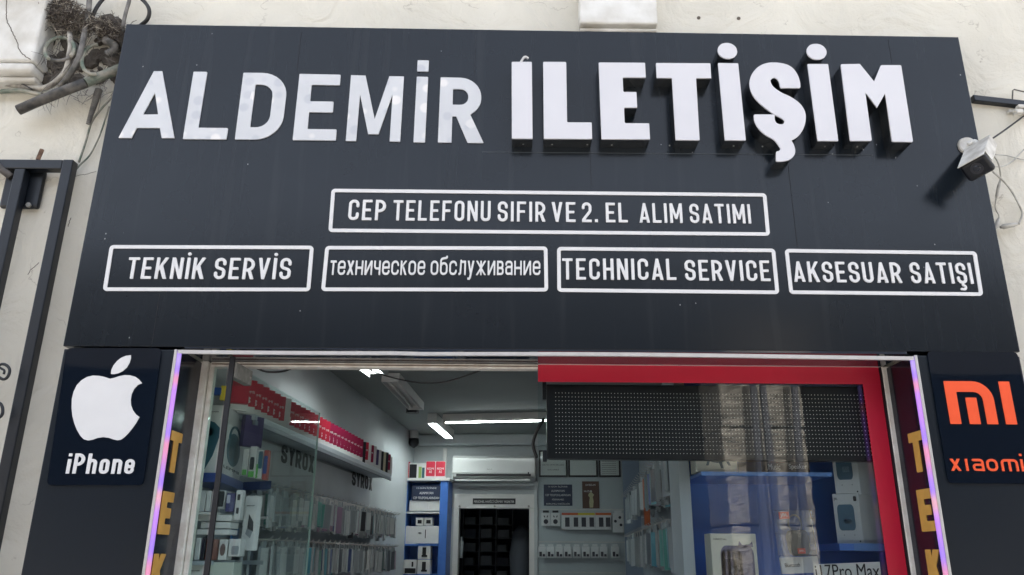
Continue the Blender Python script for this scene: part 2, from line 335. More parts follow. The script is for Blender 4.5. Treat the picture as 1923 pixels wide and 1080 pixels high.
def glyph(ch, t, th=None, W=None, wide=.5):
    """returns width, primitives; cap height 1"""
    th = th or t*.92; h = t/2; w = W or wide
    R = lambda *a: ('r', a)
    def path(pts, rad=None, closed=False, tt=t): return ('p', arcpath(pts, (w-t)/2*.95 if rad is None else rad, closed), tt)
    clip = True; pr = []
    if ch in 'Iİı': w = t; pr = [R(0, 0, t, 1)]
    elif ch == 'L': w = W or wide*.9; pr = [R(0, 0, t, 1), R(0, 0, w, th)]
    elif ch in 'EF':
        w = W or wide*.92; pr = [R(0, 0, t, 1), R(0, 1-th, w, 1), R(0, .5-th/2, w*.88, .5+th/2)]
        if ch == 'E': pr.append(R(0, 0, w, th))
    elif ch == 'T': pr = [R(0, 1-th, w, 1), R(w/2-h, 0, w/2+h, 1)]
    elif ch == 'H': pr = [R(0, 0, t, 1), R(w-t, 0, w, 1), R(0, .5-th/2, w, .5+th/2)]
    elif ch == 'N': w = W or wide*1.04; pr = [R(0, 0, t, 1), R(w-t, 0, w, 1), ('q', [(0, 1), (t*1.05, 1), (w, 0), (w-t*1.05, 0)])]
    elif ch == 'M':
        w = W or wide*1.3; k = t*1.02; b = .0 if t < .2 else .1
        pr = [R(0, 0, t, 1), R(w-t, 0, w, 1), ('q', [(0, 1), (k*1.1, 1), (w/2+k*.42, b), (w/2-k*.42, b)]), ('q', [(w, 1), (w-k*1.1, 1), (w/2-k*.42, b), (w/2+k*.42, b)])]
        if t < .2: pr[2] = ('q', [(0, 1), (k, 1), (w/2+k*.4, .2), (w/2-k*.4, .2)]); pr[3] = ('q', [(w, 1), (w-k, 1), (w/2-k*.4, .2), (w/2+k*.4, .2)])
    elif ch == 'A': w = W or wide*1.08; k = t*1.04; pr = [('q', [(0, 0), (k, 0), (w/2+k*.42, 1), (w/2-k*.42, 1)]), ('q', [(w, 0), (w-k, 0), (w/2-k*.42, 1), (w/2+k*.42, 1)]), R(w*.2, .16, w*.8, .16+th)]
    elif ch == 'V': w = W or wide*1.04; k = t*1.04; pr = [('q', [(0, 1), (k, 1), (w/2+k*.42, 0), (w/2-k*.42, 0)]), ('q', [(w, 1), (w-k, 1), (w/2-k*.42, 0), (w/2+k*.42, 0)])]
    elif ch == 'X': k = t*1.15; pr = [('q', [(0, 1), (k, 1), (w, 0), (w-k, 0)]), ('q', [(0, 0), (k, 0), (w, 1), (w-k, 1)])]
    elif ch == 'Y': k = t*1.1; pr = [('q', [(0, 1), (k, 1), (w/2+h, .42), (w/2-h, .42)]), ('q', [(w, 1), (w-k, 1), (w/2-h, .42), (w/2+h, .42)]), R(w/2-h, 0, w/2+h, .45)]
    elif ch == 'K': w = W or wide*1.08; k = t*1.15; pr = [R(0, 0, t, 1), ('q', [(t*.6, .28), (t*.6, .28+t*1.3), (w-k, 1), (w, 1)]), ('q', [(w-k, 0), (w, 0), (w*.42+h, .66), (w*.42-h*.9, .52)])]
    elif ch == 'D': pr = [R(0, 0, t, 1), path([(0, th/2), (w-h, th/2), (w-h, 1-th/2), (0, 1-th/2)], min(w-t, .3))]
    elif ch in 'PR':
        y = .5 if ch == 'P' else .46
        y = y-.04+.0; pr = [R(0, 0, t, 1), path([(0, y), (w-h, y), (w-h, 1-th/2), (0, 1-th/2)], (1-h-y)/2*.98)]
        if ch == 'R': k = t*1.1; pr.append(('q', [(w-k*.96, 0), (w+.012, 0), (w*.62+h*.6, y), (w*.62-k+h*.6, y)]))
    elif ch in 'C': pr = [path([(w-h, .69), (w-h, 1-h), (h, 1-h), (h, h), (w-h, h), (w-h, .31)])]
    elif ch == 'O': pr = [path([(w-h, 1-h), (h, 1-h), (h, h), (w-h, h)], (w-t)/2*.95, True)]
    elif ch == 'U': pr = [path([(h, 1.2), (h, h), (w-h, h), (w-h, 1.2)])]
    elif ch in 'SŞ':
        g = (w-t)/2; pr = [path([(w-h, .715), (w-h, 1-h), (h, 1-h), (h, .56), (w-h, .44), (w-h, h), (h, h), (h, .285)], [0, g, g, g*.85, g*.85, g, g, 0])]
    elif ch == '2': g = (w-t)/2; pr = [path([(h, .72), (h, 1-h), (w-h, 1-h), (w-h, .56), (h, th)], [0, g, g, g*1.3, 0]), R(0, 0, w, th)]
    elif ch == '.': w = t*1.15; pr = [R(0, 0, t*1.1, t*1.1)]
    elif ch == 'i': w = t; pr = [R(0, 0, t, .72), R(0, .85, t, 1)]
    elif ch == 'h': w = W or wide*.92; pr = [R(0, 0, t, 1), ('p', arcpath([(h, .35), (h, .73-h), (w-h, .73-h), (w-h, -.2)], (w-t)/2*.95), t)]
    elif ch == 'n': w = W or wide*.92; pr = [R(0, 0, t, .73), ('p', arcpath([(h, .35), (h, .73-h), (w-h, .73-h), (w-h, -.2)], (w-t)/2*.95), t)]
    elif ch == 'o': w = W or wide*.92; pr = [('p', arcpath([(w-h, .73-h), (h, .73-h), (h, h), (w-h, h)], (w-t)/2*.95, True), t)]
    elif ch == 'e': w = W or wide*.92; pr = [('p', arcpath([(h, .36), (w-h, .36), (w-h, .73-h), (h, .73-h), (h, h), (w-h, h), (w-h, .22)], [0, 0, (w-t)/2*.95, (w-t)/2*.95, (w-t)/2*.95, (w-t)/2*.95, 0]), t*.96)]
    elif ch in CYR:
        x = .74; w = .5; m = w-h; q = (w-t)/2*.9; P = lambda pts, rad=q, cl=False, tt=t: ('p', arcpath(pts, rad, cl), tt)
        if ch == 'о': pr = [P([(m, x-h), (h, x-h), (h, h), (m, h)], q, True)]
        elif ch == 'е': pr = [P([(h, .38), (m, .38), (m, x-h), (h, x-h), (h, h), (m, h), (m, .2)], [0, 0, q, q, q, q, 0])]
        elif ch == 'с': pr = [P([(m, .52), (m, x-h), (h, x-h), (h, h), (m, h), (m, .22)])]
        elif ch == 'т': w = .40; pr = [R(0, x-t, w, x), R(w/2-h, 0, w/2+h, x)]
        elif ch == 'х': w = .46; k = t*1.25; pr = [('q', [(0, x), (k, x), (w, 0), (w-k, 0)]), ('q', [(0, 0), (k, 0), (w, x), (w-k, x)])]
        elif ch == 'н': pr = [R(0, 0, t, x), R(w-t, 0, w, x), R(0, x/2-h, w, x/2+h)]
        elif ch == 'и': pr = [R(0, 0, t, x), R(w-t, 0, w, x), ('q', [(w, x), (w-t*1.1, x), (0, 0), (t*1.1, 0)])]
        elif ch == 'ч': w = .44; pr = [R(w-t, 0, w, x), ('p', arcpath([(h, 1), (h, .36), (w, .36)], .12), t)]; pr[1] = ('p', arcpath([(h, x-h), (h, .33), (w-h, .33)], .14), t); pr.append(R(0, x-.2, t, x))
        elif ch == 'к': w = .42; k = t*1.2; pr = [R(0, 0, t, x), ('q', [(t*.5, x/2-h*.6), (t*.5, x/2+h*1.3), (w-k, x), (w, x)]), ('q', [(w-k, 0), (w, 0), (w*.52, x*.62), (w*.30, x*.5)])]
        elif ch == 'б': pr = [P([(m, .66-h), (h, .66-h), (h, h), (m, h)], q, True), ('p', arcpath([(h, .35), (h, .84), (m, .90), (m, .97)], [0, .14, .05, 0]), t*.95)]
        elif ch == 'л': w = .48; pr = [R(w-t, 0, w, x), R(.13, x-t, w, x), ('p', arcpath([(.0, h), (.12, h), (.16, x)], [0, .08, 0]), t)]
        elif ch == 'у': w = .44; pr = []
        elif ch == 'ж': w = .66; k = t*1.1; pr = [R(w/2-h, 0, w/2+h, x), ('q', [(0, x), (k, x), (w, 0), (w-k, 0)]), ('q', [(0, 0), (k, 0), (w, x), (w-k, x)])]
        elif ch == 'в': w = .44; pr = [R(0, 0, t, x), ('p', arcpath([(0, h), (w-h, h), (w-h, x/2), (0, x/2)], .13), t), ('p', arcpath([(0, x/2), (w-h-.02, x/2), (w-h-.02, x-h), (0, x-h)], .12), t)]
        elif ch == 'а': w = .47; pr = [('p', arcpath([(h, .55), (h, x-h), (w-h, x-h), (w-h, 0), (w-h, -.1)], [0, .13, .13, 0, 0]), t), ('p', arcpath([(w-h, .42), (h, .42), (h, h), (w-h, h+.03)], .12), t)]
    return w, pr
CYR = 'техничскобслуживание'
def extras(ch, w, t, dot='round', thin=False):
    """parts outside the cap box"""
    e = []
    if ch == 'İ':
        if dot == 'square': e.append(('r', (0, 1.09, t, 1.09+t*.95)))
        elif dot == 'big': e.append(('p', [np.array([w/2-.003, 1.162]), np.array([w/2+.003, 1.162])], t*.86))
        else: e.append(('p', [np.array([w/2-.001, 1.17]), np.array([w/2+.001, 1.17])], t*1.15))
    if ch == 'у': k = t*1.15; e += [('q', [(0, .74), (k, .74), (.27, .0), (.18, -.02)]), ('q', [(.44-k, .74), (.44, .74), (.22, -.17), (.10, -.17)]), ('r', (.0, -.24, .17, -.24+t))]
    if ch == 'Ş':
        k = t*.62 if not thin else t*.8
        e.append(('p', arcpath([(w/2, .05), (w/2-.0, -.07), (w/2+.10, -.10), (w/2+.10, -.27), (w/2-.10, -.25)], [0, .03, .07, .08, 0]), k))
    return e
def sdf(prims, X, Y):
    D = np.full(X.shape, 9.0)
    for p in prims:
        if p[0] == 'r':
            x0, y0, x1, y1 = p[1]; dx = np.maximum(x0-X, X-x1); dy = np.maximum(y0-Y, Y-y1)
            d = np.minimum(np.maximum(dx, dy), 0)+np.hypot(np.maximum(dx, 0), np.maximum(dy, 0))
        elif p[0] == 'q':
            q = [np.array(a, float) for a in p[1]]; ar = sum(q[i][0]*q[(i+1) % len(q)][1]-q[(i+1) % len(q)][0]*q[i][1] for i in range(len(q)))
            if ar < 0: q = q[::-1]
            d = np.full(X.shape, -9.0)
            for i in range(len(q)):
                a, b = q[i], q[(i+1) % len(q)]; e = b-a; L = math.hypot(*e)
                if L < 1e-9: continue
                d = np.maximum(d, ((X-a[0])*e[1]-(Y-a[1])*e[0])/L)
        else:
            d = np.full(X.shape, 9.0); q = p[1]
            for a, b in zip(q[:-1], q[1:]):
                e = b-a; L2 = max(float(e@e), 1e-12); t = np.clip(((X-a[0])*e[0]+(Y-a[1])*e[1])/L2, 0, 1)
                d = np.minimum(d, np.hypot(X-a[0]-t*e[0], Y-a[1]-t*e[1]))
            d = d-p[2]/2
        D = np.minimum(D, d)
    return D
def contours(prims, clipbox, ext, res, soft=0):
    """clipbox clips prims; ext not clipped"""
    allp = []
    x0, y0, x1, y1 = -.3, -.5, (clipbox[2] if clipbox else 2)+.3, 1.5
    xs = np.arange(x0, x1, res)+res*.37; ys = np.arange(y0, y1, res)+res*.41; X, Y = np.meshgrid(xs, ys)
    D = sdf(prims, X, Y)
    if clipbox:
        a, b, c, d = clipbox; D = np.maximum(D, np.maximum(np.maximum(a-X, X-c), np.maximum(b-Y, Y-d)))
    if ext: D = np.minimum(D, sdf(ext, X, Y))
    D = -(D)
    ny, nx = D.shape; segs = {}
    def ip(i, j, k, l):
        a, b = D[i, j], D[k, l]; t = a/(a-b); return (xs[j]+(xs[l]-xs[j])*t, ys[i]+(ys[k]-ys[i])*t)
    Pos = D > 0
    mixed = Pos[:-1, :-1].astype(int)+Pos[1:, :-1]+Pos[:-1, 1:]+Pos[1:, 1:]
    for i, j in zip(*np.where((mixed > 0) & (mixed < 4))):
        c = [Pos[i, j], Pos[i, j+1], Pos[i+1, j+1], Pos[i+1, j]]
        E = [((i, j), (i, j+1)), ((i, j+1), (i+1, j+1)), ((i+1, j+1), (i+1, j)), ((i+1, j), (i, j))]
        ins = []; outs = []
        for k in range(4):
            if c[k] and not c[(k+1) % 4]: outs.append(k)
            if not c[k] and c[(k+1) % 4]: ins.append(k)
        for a_ in outs:
            b_ = min(ins, key=lambda q: (a_-q) % 4 if len(ins) > 1 else 0)
            ka = tuple(sorted(E[a_])); kb = tuple(sorted(E[b_])); segs[ka] = (kb, ip(*E[a_][0], *E[a_][1]))
    loops = []
    while segs:
        k0 = next(iter(segs)); k = k0; L = []
        while k in segs:
            nk, p = segs.pop(k); L.append(p); k = nk
        if len(L) > 5: loops.append(simplify(L, res*.12))
    return loops
def simplify(L, eps):
    def dp(a, b):
        if b-a < 2: return []
        p, q = np.array(L[a]), np.array(L[b]); e = q-p; n = math.hypot(*e) or 1e-9
        ds = [abs((L[i][0]-p[0])*e[1]-(L[i][1]-p[1])*e[0])/n if n > 1e-8 else math.dist(L[i], p) for i in range(a+1, b)]
        m_ = int(np.argmax(ds))
        if ds[m_] < eps: return []
        k = a+1+m_; return dp(a, k)+[k]+dp(k, b)
    far = max(range(len(L)), key=lambda i: math.dist(L[i], L[0])); L = L+[L[0]]
    idx = [0]+dp(0, far)+[far]+dp(far, len(L)-1); return [L[i] for i in idx]
GC = {}
def glyph_loops(ch, t, th=None, W=None, wide=.5, dot='round', res=.03, custom=None, thin=True):
    key = (ch, t, th, W, wide, dot, res)
    if key not in GC:
        if custom: w_, pr, ex, clip = custom
        else:
            w_, pr = glyph(ch, t, th, W, wide); ex = extras(ch, w_, t, dot, thin); clip = (0, 0, w_, 1)
        GC[key] = (w_, contours(pr, clip, ex, res))
    return GC[key]
def loops_mesh(loops, ext, bevel=0):
    c = bpy.data.curves.new('outline', 'CURVE'); c.dimensions = '2D'; c.fill_mode = 'BOTH'; c.extrude = ext/2-bevel; c.bevel_depth = bevel; c.bevel_resolution = 1; c.offset = -bevel
    for L in loops:
        s = c.splines.new('POLY'); s.points.add(len(L)-1)
        for p, q in zip(s.points, L): p.co = (q[0], q[1], 0, 1)
        s.use_cyclic_u = True
    o = bpy.data.objects.new('outline', c); COL.objects.link(o)
    me = bpy.data.meshes.new_from_object(o.evaluated_get(bpy.context.evaluated_depsgraph_get()))
    bpy.data.objects.remove(o); bpy.data.curves.remove(c); return me
def font_mesh(body, ext=.01, bold=0.0, space=1.0, shear=0):
    c = bpy.data.curves.new('lettering', 'FONT'); c.body = body; c.size = 1; c.extrude = ext/2; c.offset = bold; c.space_character = space; c.shear = shear
    o = bpy.data.objects.new('lettering', c); COL.objects.link(o)
    bpy.context.view_layer.update()
    me = bpy.data.meshes.new_from_object(o.evaluated_get(bpy.context.evaluated_depsgraph_get()))
    bpy.data.objects.remove(o); bpy.data.curves.remove(c); return me
def lay(me, fn):
    """map local (u,v,d) to world with fn; d = out of the face"""
    for v in me.vertices: v.co = fn(v.co.x, v.co.y, v.co.z)
    return me
def quad_map(bl, br, tr, tl, nrm, w=1.0, h=1.0):
    bl, br, tr, tl, nrm = map(Vector, (bl, br, tr, tl, nrm))
    def fn(u, v, d):
        u /= w; v /= h; return (bl*(1-u)+br*u)*(1-v)+(tl*(1-u)+tr*u)*v+nrm*d
    return fn
def merge(meshes):
    bm = bmesh.new()
    for q in meshes: bm.from_mesh(q)
    me = bpy.data.meshes.new('lettering'); bm.to_mesh(me); bm.free()
    for q in meshes: bpy.data.meshes.remove(q)
    return me
def word_mesh(word, bl, br, height, nrm, t=.17, wide=.46, gap=.11, ext=.006, lift=0, dot='round', res=.035, upv=Vector((0, 0, 1))):
    """stroke-font word fitted between two baseline points"""
    x = 0; items = []
    for ch in word:
        if ch == ' ': x += wide*.62; continue
        w_, L = glyph_loops(ch, t, wide=wide, dot=dot, res=res); items.append((x, L)); x += w_+gap
    tot = x-gap; bl, br, nrm = Vector(bl), Vector(br), Vector(nrm); ms = []
    for x0, L in items:
        me = loops_mesh(L, ext)
        lay(me, lambda u, v, d: bl+(br-bl)*((u+x0)/tot)+upv*(v*height)+nrm*(lift+ext/2+d)); ms.append(me)
    return merge(ms)
def font_on(body, bl, br, tr, tl, nrm, ext=.004, lift=0, bold=0.0, shear=0, space=1.0):
    me = font_mesh(body, ext, bold, space, shear)
    xs = [v.co.x for v in me.vertices]; ys = [v.co.y for v in me.vertices]
    if not xs: return me
    x0, x1, y0, y1 = min(xs), max(xs), min(ys), max(ys); q = quad_map(bl, br, tr, tl, nrm)
    return lay(me, lambda u, v, d: q((u-x0)/(x1-x0), (v-y0)/(y1-y0), lift+ext/2+d))
NY = Vector((0, -1, 0)); UZ = Vector((0, 0, 1))
def yq(pts, y): return [on_y(a, b, y) for a, b in pts]

# ================================================================== SETTING: street, opposite side, building
g = MB(); g.box(-60, 60, -80, 40, -.3, 0); tag(g.build('ground', mat('street_paving', (.44, .41, .37), .8, var=.25, vscale=2, bump=.1)), kind='structure')
XL = (on_y(340, 658).x+on_y(272, 1080).x)/2; XR = (on_y(1714, 666).x+on_y(1776, 1080).x)/2      # opening edges on the facade
ZB = (on_y(340, 657).z+on_y(1715, 665).z)/2                                                  # underside of the fascia
YG = .255; YW = .12
bld = thing('shop_building', 'old cream plastered building that holds the phone shop', 'building', (0, YW, 0))
wl = MB()
wl.box(-9, XL-.03, YW, .36, 0, 7.4); wl.box(XR+.03, 9, YW, .36, 0, 7.4); wl.box(XL-.03, XR+.03, YW, .36, ZB+.12, 7.4)
wl.build('wall', PLASTER, bld)
rm = MB()   # interior shell in the shop's own axes
XWL, XWR, YB, ZC, DW = -1.88, .72, 9.4, 2.95, .05
def ib(mb, *a): return mb.box(*a, fr=IW)
y0i = 3.85
iw = MB(); ib(iw, XWL-.1, XWL, y0i, YB+.1, 0, ZC); iw.build('interior_wall', IWALL, bld)
iw = MB(); ib(iw, XWR, XWR+.1, y0i+.6, YB+.1, 0, ZC); iw.build('interior_wall', IWALL, bld)
dx0, dz1 = on_IY(861, 955, YB); dx1, _ = on_IY(996, 955, YB)
iw = MB(); ib(iw, XWL, dx0, YB, YB+.1, 0, ZC); ib(iw, dx1, XWR, YB, YB+.1, 0, ZC); ib(iw, dx0, dx1, YB, YB+.1, dz1, ZC); iw.build('interior_wall', IWALL, bld)
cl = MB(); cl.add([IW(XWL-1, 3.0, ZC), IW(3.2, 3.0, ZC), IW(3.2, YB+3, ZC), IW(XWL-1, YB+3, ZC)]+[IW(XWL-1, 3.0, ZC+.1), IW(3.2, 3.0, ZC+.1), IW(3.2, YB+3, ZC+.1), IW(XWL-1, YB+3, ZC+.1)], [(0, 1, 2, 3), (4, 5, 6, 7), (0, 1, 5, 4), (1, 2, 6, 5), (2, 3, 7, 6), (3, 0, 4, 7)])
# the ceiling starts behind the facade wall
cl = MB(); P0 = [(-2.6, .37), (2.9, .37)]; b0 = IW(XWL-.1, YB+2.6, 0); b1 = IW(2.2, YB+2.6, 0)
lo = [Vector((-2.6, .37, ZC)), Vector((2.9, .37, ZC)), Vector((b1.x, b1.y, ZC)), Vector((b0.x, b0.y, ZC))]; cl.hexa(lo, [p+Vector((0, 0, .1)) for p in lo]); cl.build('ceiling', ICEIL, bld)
fl = MB(); fl.hexa([p+Vector((0, 0, -ZC+.02)) for p in lo], [p+Vector((0, 0, -ZC+.06)) for p in lo]); fl.build('floor', mat('floor_tiles', (.35, .34, .32), .3), bld)
# small dark store behind the doorway
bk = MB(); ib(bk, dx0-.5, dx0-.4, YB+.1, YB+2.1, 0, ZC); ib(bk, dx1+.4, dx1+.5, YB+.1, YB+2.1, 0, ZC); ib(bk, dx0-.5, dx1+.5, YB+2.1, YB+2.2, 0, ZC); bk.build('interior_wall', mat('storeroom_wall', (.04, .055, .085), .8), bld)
# outer side and front return walls so no daylight leaks in
sw = MB(); sw.box(-2.75, -2.62, .36, 12, 0, 7.4); sw.box(3.0, 3.12, .36, 12, 0, 7.4); sw.box(-2.75, 3.12, 12, 12.12, 0, 7.4); sw.box(-2.75, 3.12, .36, 12, 7.2, 7.38); sw.build('outer_wall', PLASTER, bld)
bfz = MB(); bfz.hexa([Vector((XR+.03, .36, 0)), Vector((3.0, .36, 0)), IW(3.2, YB, 0), IW(XWR+.1, YB, 0)][:4], [Vector((XR+.03, .36, .05)), Vector((3.0, .36, .05)), IW(3.2, YB, .05), IW(XWR+.1, YB, .05)])
# corbels
def corbel(xl, xr, ybot, yf, base_y):
    a = on_y(xl, ybot, yf); b = on_y(xr, ybot, yf); z = (a.z+b.z)/2
    c = MB(); c.box(a.x, b.x, yf, YW-.002, z, 5.2); o = c.build('corbel', PL2, bld, bev=.012, seg=3)
    for k, (dy, dz, hh) in enumerate(base_y):
        c = MB(); c.box(a.x-.0+dz*0, b.x+.0, yf+dy, YW-.002, z-hh[1], z-hh[0]); c.build('corbel_moulding', PL2, bld, bev=.02, seg=4)
PL2 = mat('whitewash', (.74, .74, .71), .8, var=.16, vscale=5, bump=.5, bscale=9, dark=(.50, .48, .43))
corbel(-260, 61, 112, -.02, [(.008, 0, (.003, .055)), (.05, 0, (.058, .085))])
corbel(1089, 1236, 44, .02, [(.03, 0, (.003, .025))])
cn = MB(); cn.box(-9, 9, -.22, YW-.002, 5.203, 5.35); cn.build('cornice', PL2, bld, bev=.02)
for hx, hy in ((1312, 34), (1387, 35)):
    p = on_y(hx, hy, YW); c = MB(); c.cyl(p+Vector((0, -.004, 0)), p+Vector((0, .02, 0)), .0095, 10); c.build('drill_hole', mat('hole_brown', (.12, .10, .08), .9), bld)  # dark brown disc stands for each drill hole
# cracks in the left corbel
def crack(pts, y, r=.0022):
    P = spline(pxs(pts, y), 5); P = [p+Vector((random.uniform(-1, 1)*.003, 0, random.uniform(-1, 1)*.003)) for p in P]
    c = MB(); c.tube(P, r, 5); c.build('crack', mat('crack_shadow', (.10, .085, .07), 1), bld)
crack([(12, -5), (13, 20), (12, 36), (20, 52), (26, 66), (33, 82), (38, 97), (50, 108), (58, 111)], -.02)
crack([(140, 332), (152, 329), (163, 327), (181, 322)], YW, .0012)
crack([(52, 515), (60, 505), (74, 494)], YW, .0016)
crack([(128, 425), (131, 415), (134, 408)], YW, .0016)

# opposite side of the street: stone piers under a deep roof (reflected in the shop glass)
arc = thing('stone_arcade', 'rough stone arcade across the street with deep shade behind', 'arcade', (2, -9, 0))
STONE = mat('rough_stone', (.25, .225, .19), .9, var=.45, vscale=6, bump=1.0, bscale=5, detail=10)
def pier(x0, x1, y0, y1):
    z = 0; pm = MB()
    while z < 4.1:
        h = .68; j = random.uniform(-.02, .02); pm.box(x0+j, x1+j, y0+j, y1, z, z+h-.02); z += h
    o = pm.build('pier', STONE, arc, bev=.03)
    s = o.modifiers.new('sub', 'SUBSURF'); s.subdivision_type = 'SIMPLE'; s.levels = 4; s.render_levels = 4
    tx = bpy.data.textures.new('stone_relief', 'CLOUDS'); tx.noise_scale = .09; tx.noise_depth = 3
    dm = o.modifiers.new('relief', 'DISPLACE'); dm.texture = tx; dm.strength = .075; dm.texture_coords = 'GLOBAL'
for x0, x1 in ((3.05, 4.25), (-9.6, -8.4), (9.8, 11)): pier(x0, x1, -8.8, -7.62)
aw = MB(); aw.hexa([Vector(p) for p in ((-14, -13.2, 7.2), (14, -13.2, 7.2), (14, -8.6, 4.3), (-14, -8.6, 4.3))], [Vector(p) for p in ((-14, -13.2, 7.6), (14, -13.2, 7.6), (14, -8.6, 4.7), (-14, -8.6, 4.7))]); aw.build('roof', mat('dark_timber', (.012, .011, .01), .9), arc)  # roof added and sloped to shade the wall behind and keep reflections dark
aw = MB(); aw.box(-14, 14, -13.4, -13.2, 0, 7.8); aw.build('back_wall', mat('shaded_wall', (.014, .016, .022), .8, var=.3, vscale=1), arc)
pl = MB()
for x, dx in ((3.42, .05), (3.62, -.02), (3.95, .12)): pl.tube([(x, -7.35, 0), (x+dx*.4, -7.33, 2.5), (x+dx, -7.36, 4.25)], [.075, .06, .05], 8)
tag(pl.build('rolled_awning_poles', mat('weathered_poles', (.06, .06, .07), .7)), 'bundle of dark awning poles leaning on the opposite stone pier', 'poles')

# ================================================================== FASCIA SIGN
tl, tr, br_, bl_ = yq([(237, 45), (1800, 69.5), (1916, 661), (118, 650)], 0)
sign = thing('fascia_sign', 'wide dark shop sign over the door with big white letters and framed services', 'sign', (tl.x/2+tr.x/2, 0, ZB))
sm = MB()
xl, xr = (tl.x+bl_.x)/2, (tr.x+br_.x)/2; zt = (tl.z+tr.z)/2
sm.hexa([bl_, br_, tr, tl], [Vector((p.x, YW-.003, p.z)) for p in (bl_, br_, tr, tl)])
sm.build('panel', PANEL, sign, bev=.003)
# faint sheet joints (thin grooves filled with grime, 1 mm proud)
for px in (1672, 560):
    a, b = on_y(px, 75), on_y(px, 300)
for a, b in (((1668, 75), (1676, 118)), ((566, 60), (552, 134)), ((893, 66), (890, 140)), ((1108, 270), (1112, 352)), ((1480, 310), (1493, 462)), ((300, 552), (284, 646))):
    A, B = on_y(*a), on_y(*b); j = MB(); j.box(A.x-.001, A.x+.001, -.0015, .002, B.z, A.z); j.build('joint', RUBBER, sign)

A, B = on_y(905, 284), on_y(1640, 292); j = MB(); j.box(A.x, B.x, -.0013, .002, B.z-.0007, A.z*.5+B.z*.5); j.build('joint', mat('joint_grime', (.05, .06, .07), .7), sign)
# --- flat letters ALDEMIR
QA = [('A', (224, 260.4), (328.5, 261), (322, 137), (246, 135)), ('L', (344.3, 262.2), (425.8, 262.8), (446, 137.5), (364.4, 136)), ('D', (441.9, 262.8), (528, 263.6), (543, 139), (458, 138)),
      ('E', (550.2, 264.2), (631, 265), (640, 141.8), (563.2, 140.2)), ('M', (649.8, 266), (751.8, 267), (758.9, 145), (659.7, 142.8)), ('İ', (776.7, 268.3), (798.4, 268.7), (804.3, 145.8), (783, 145.4)), ('R', (822.5, 268.7), (908.3, 269.8), (907, 148.5), (827.7, 146.6))]
OUTA = {'A': [[(228, 190), (267, 190), (325, 507), (265, 507), (256, 459), (146, 459), (121, 507), (60, 506)], [(233, 292), (175, 396), (248, 395)]],
        'M': [[(1163, 209), (1232, 211), (1275, 418), (1345, 214), (1414, 215), (1396, 524), (1346, 523), (1360, 300), (1293, 489), (1244, 488), (1206, 300), (1187, 521), (1138, 521)]]}
for ch, a, b, c, d in QA:
    A, B, C_, D_ = yq((a, b, c, d), 0); hgt = ((D_-A).length+(C_-B).length)/2; wid = ((B-A).length+(C_-D_).length)/2; Wn = wid/hgt; t = .178
    z0 = (A.z+B.z)/2; xa = (A.x+D_.x)/2
    if ch == 'A': cus = (Wn, [('q', [(0, 0), (.205, 0), (Wn/2+.165, 1), (Wn/2-.085, 1)]), ('q', [(Wn, 0), (Wn-.185, 0), (Wn/2-.05, 1), (Wn/2+.165, 1)]), ('r', (Wn*.2, .155, Wn*.85, .335))], [], (0, 0, Wn, 1))
    elif ch == 'M_': cus = (Wn, [('r', (0, 0, .165, 1)), ('r', (Wn-.165, 0, Wn, 1)), ('q', [(0, 1), (.2, 1), (Wn/2+.07, .1), (Wn/2-.085, .1)]), ('q', [(Wn, 1), (Wn-.2, 1), (Wn/2-.085, .1), (Wn/2+.07, .1)])], [], (0, 0, Wn, 1))
    elif ch == 'R': cus = (Wn, [('r', (0, 0, t, 1)), ('p', arcpath([(0, .487), (Wn-.115, .487), (Wn-.115, 1-.089), (0, 1-.089)], .2), t), ('q', [(Wn-.21, 0), (Wn, 0), (Wn*.69, .45), (Wn*.69-.2, .45)])], [], (0, 0, Wn, 1))
    elif ch == 'D': cus = (Wn, [('r', (0, 0, t, 1)), ('p', arcpath([(0, .089), (Wn-.089, .089), (Wn-.089, .911), (0, .911)], [0, .26, .26, 0]), t)], [], (0, 0, Wn, 1))
    elif ch == 'İ': cus = (Wn, [('r', (0, 0, Wn, 1))], [('r', (0, 1.085, Wn, 1.26))], (0, 0, Wn, 1))
    else: cus = None
    if ch in 'AM':
        L = [[(on_y(200+x/2.53, 60+y/2.53).x, on_y(200+x/2.53, 60+y/2.53).z) for x, y in q] for q in OUTA[ch]]; me = loops_mesh(L, .006, 0); lay(me, lambda u, v, d: Vector((u, -.0038-d, v))); o = link_mesh('letter', me, ACR, sign); o['label'] = 'flat white acrylic letter with faint round blotches'; continue
    wdt, L = glyph_loops(ch, t, W=Wn, res=.0125, dot='aldemir', custom=cus)
    me = loops_mesh(L, .006, 0)
    fn = quad_map(A, B, C_, D_, NY, Wn, 1)
    lay(me, lambda u, v, d: fn(u, v, .0038+d)); o = link_mesh('letter', me, ACR, sign)
    o['label'] = 'flat white acrylic letter with faint round blotches'

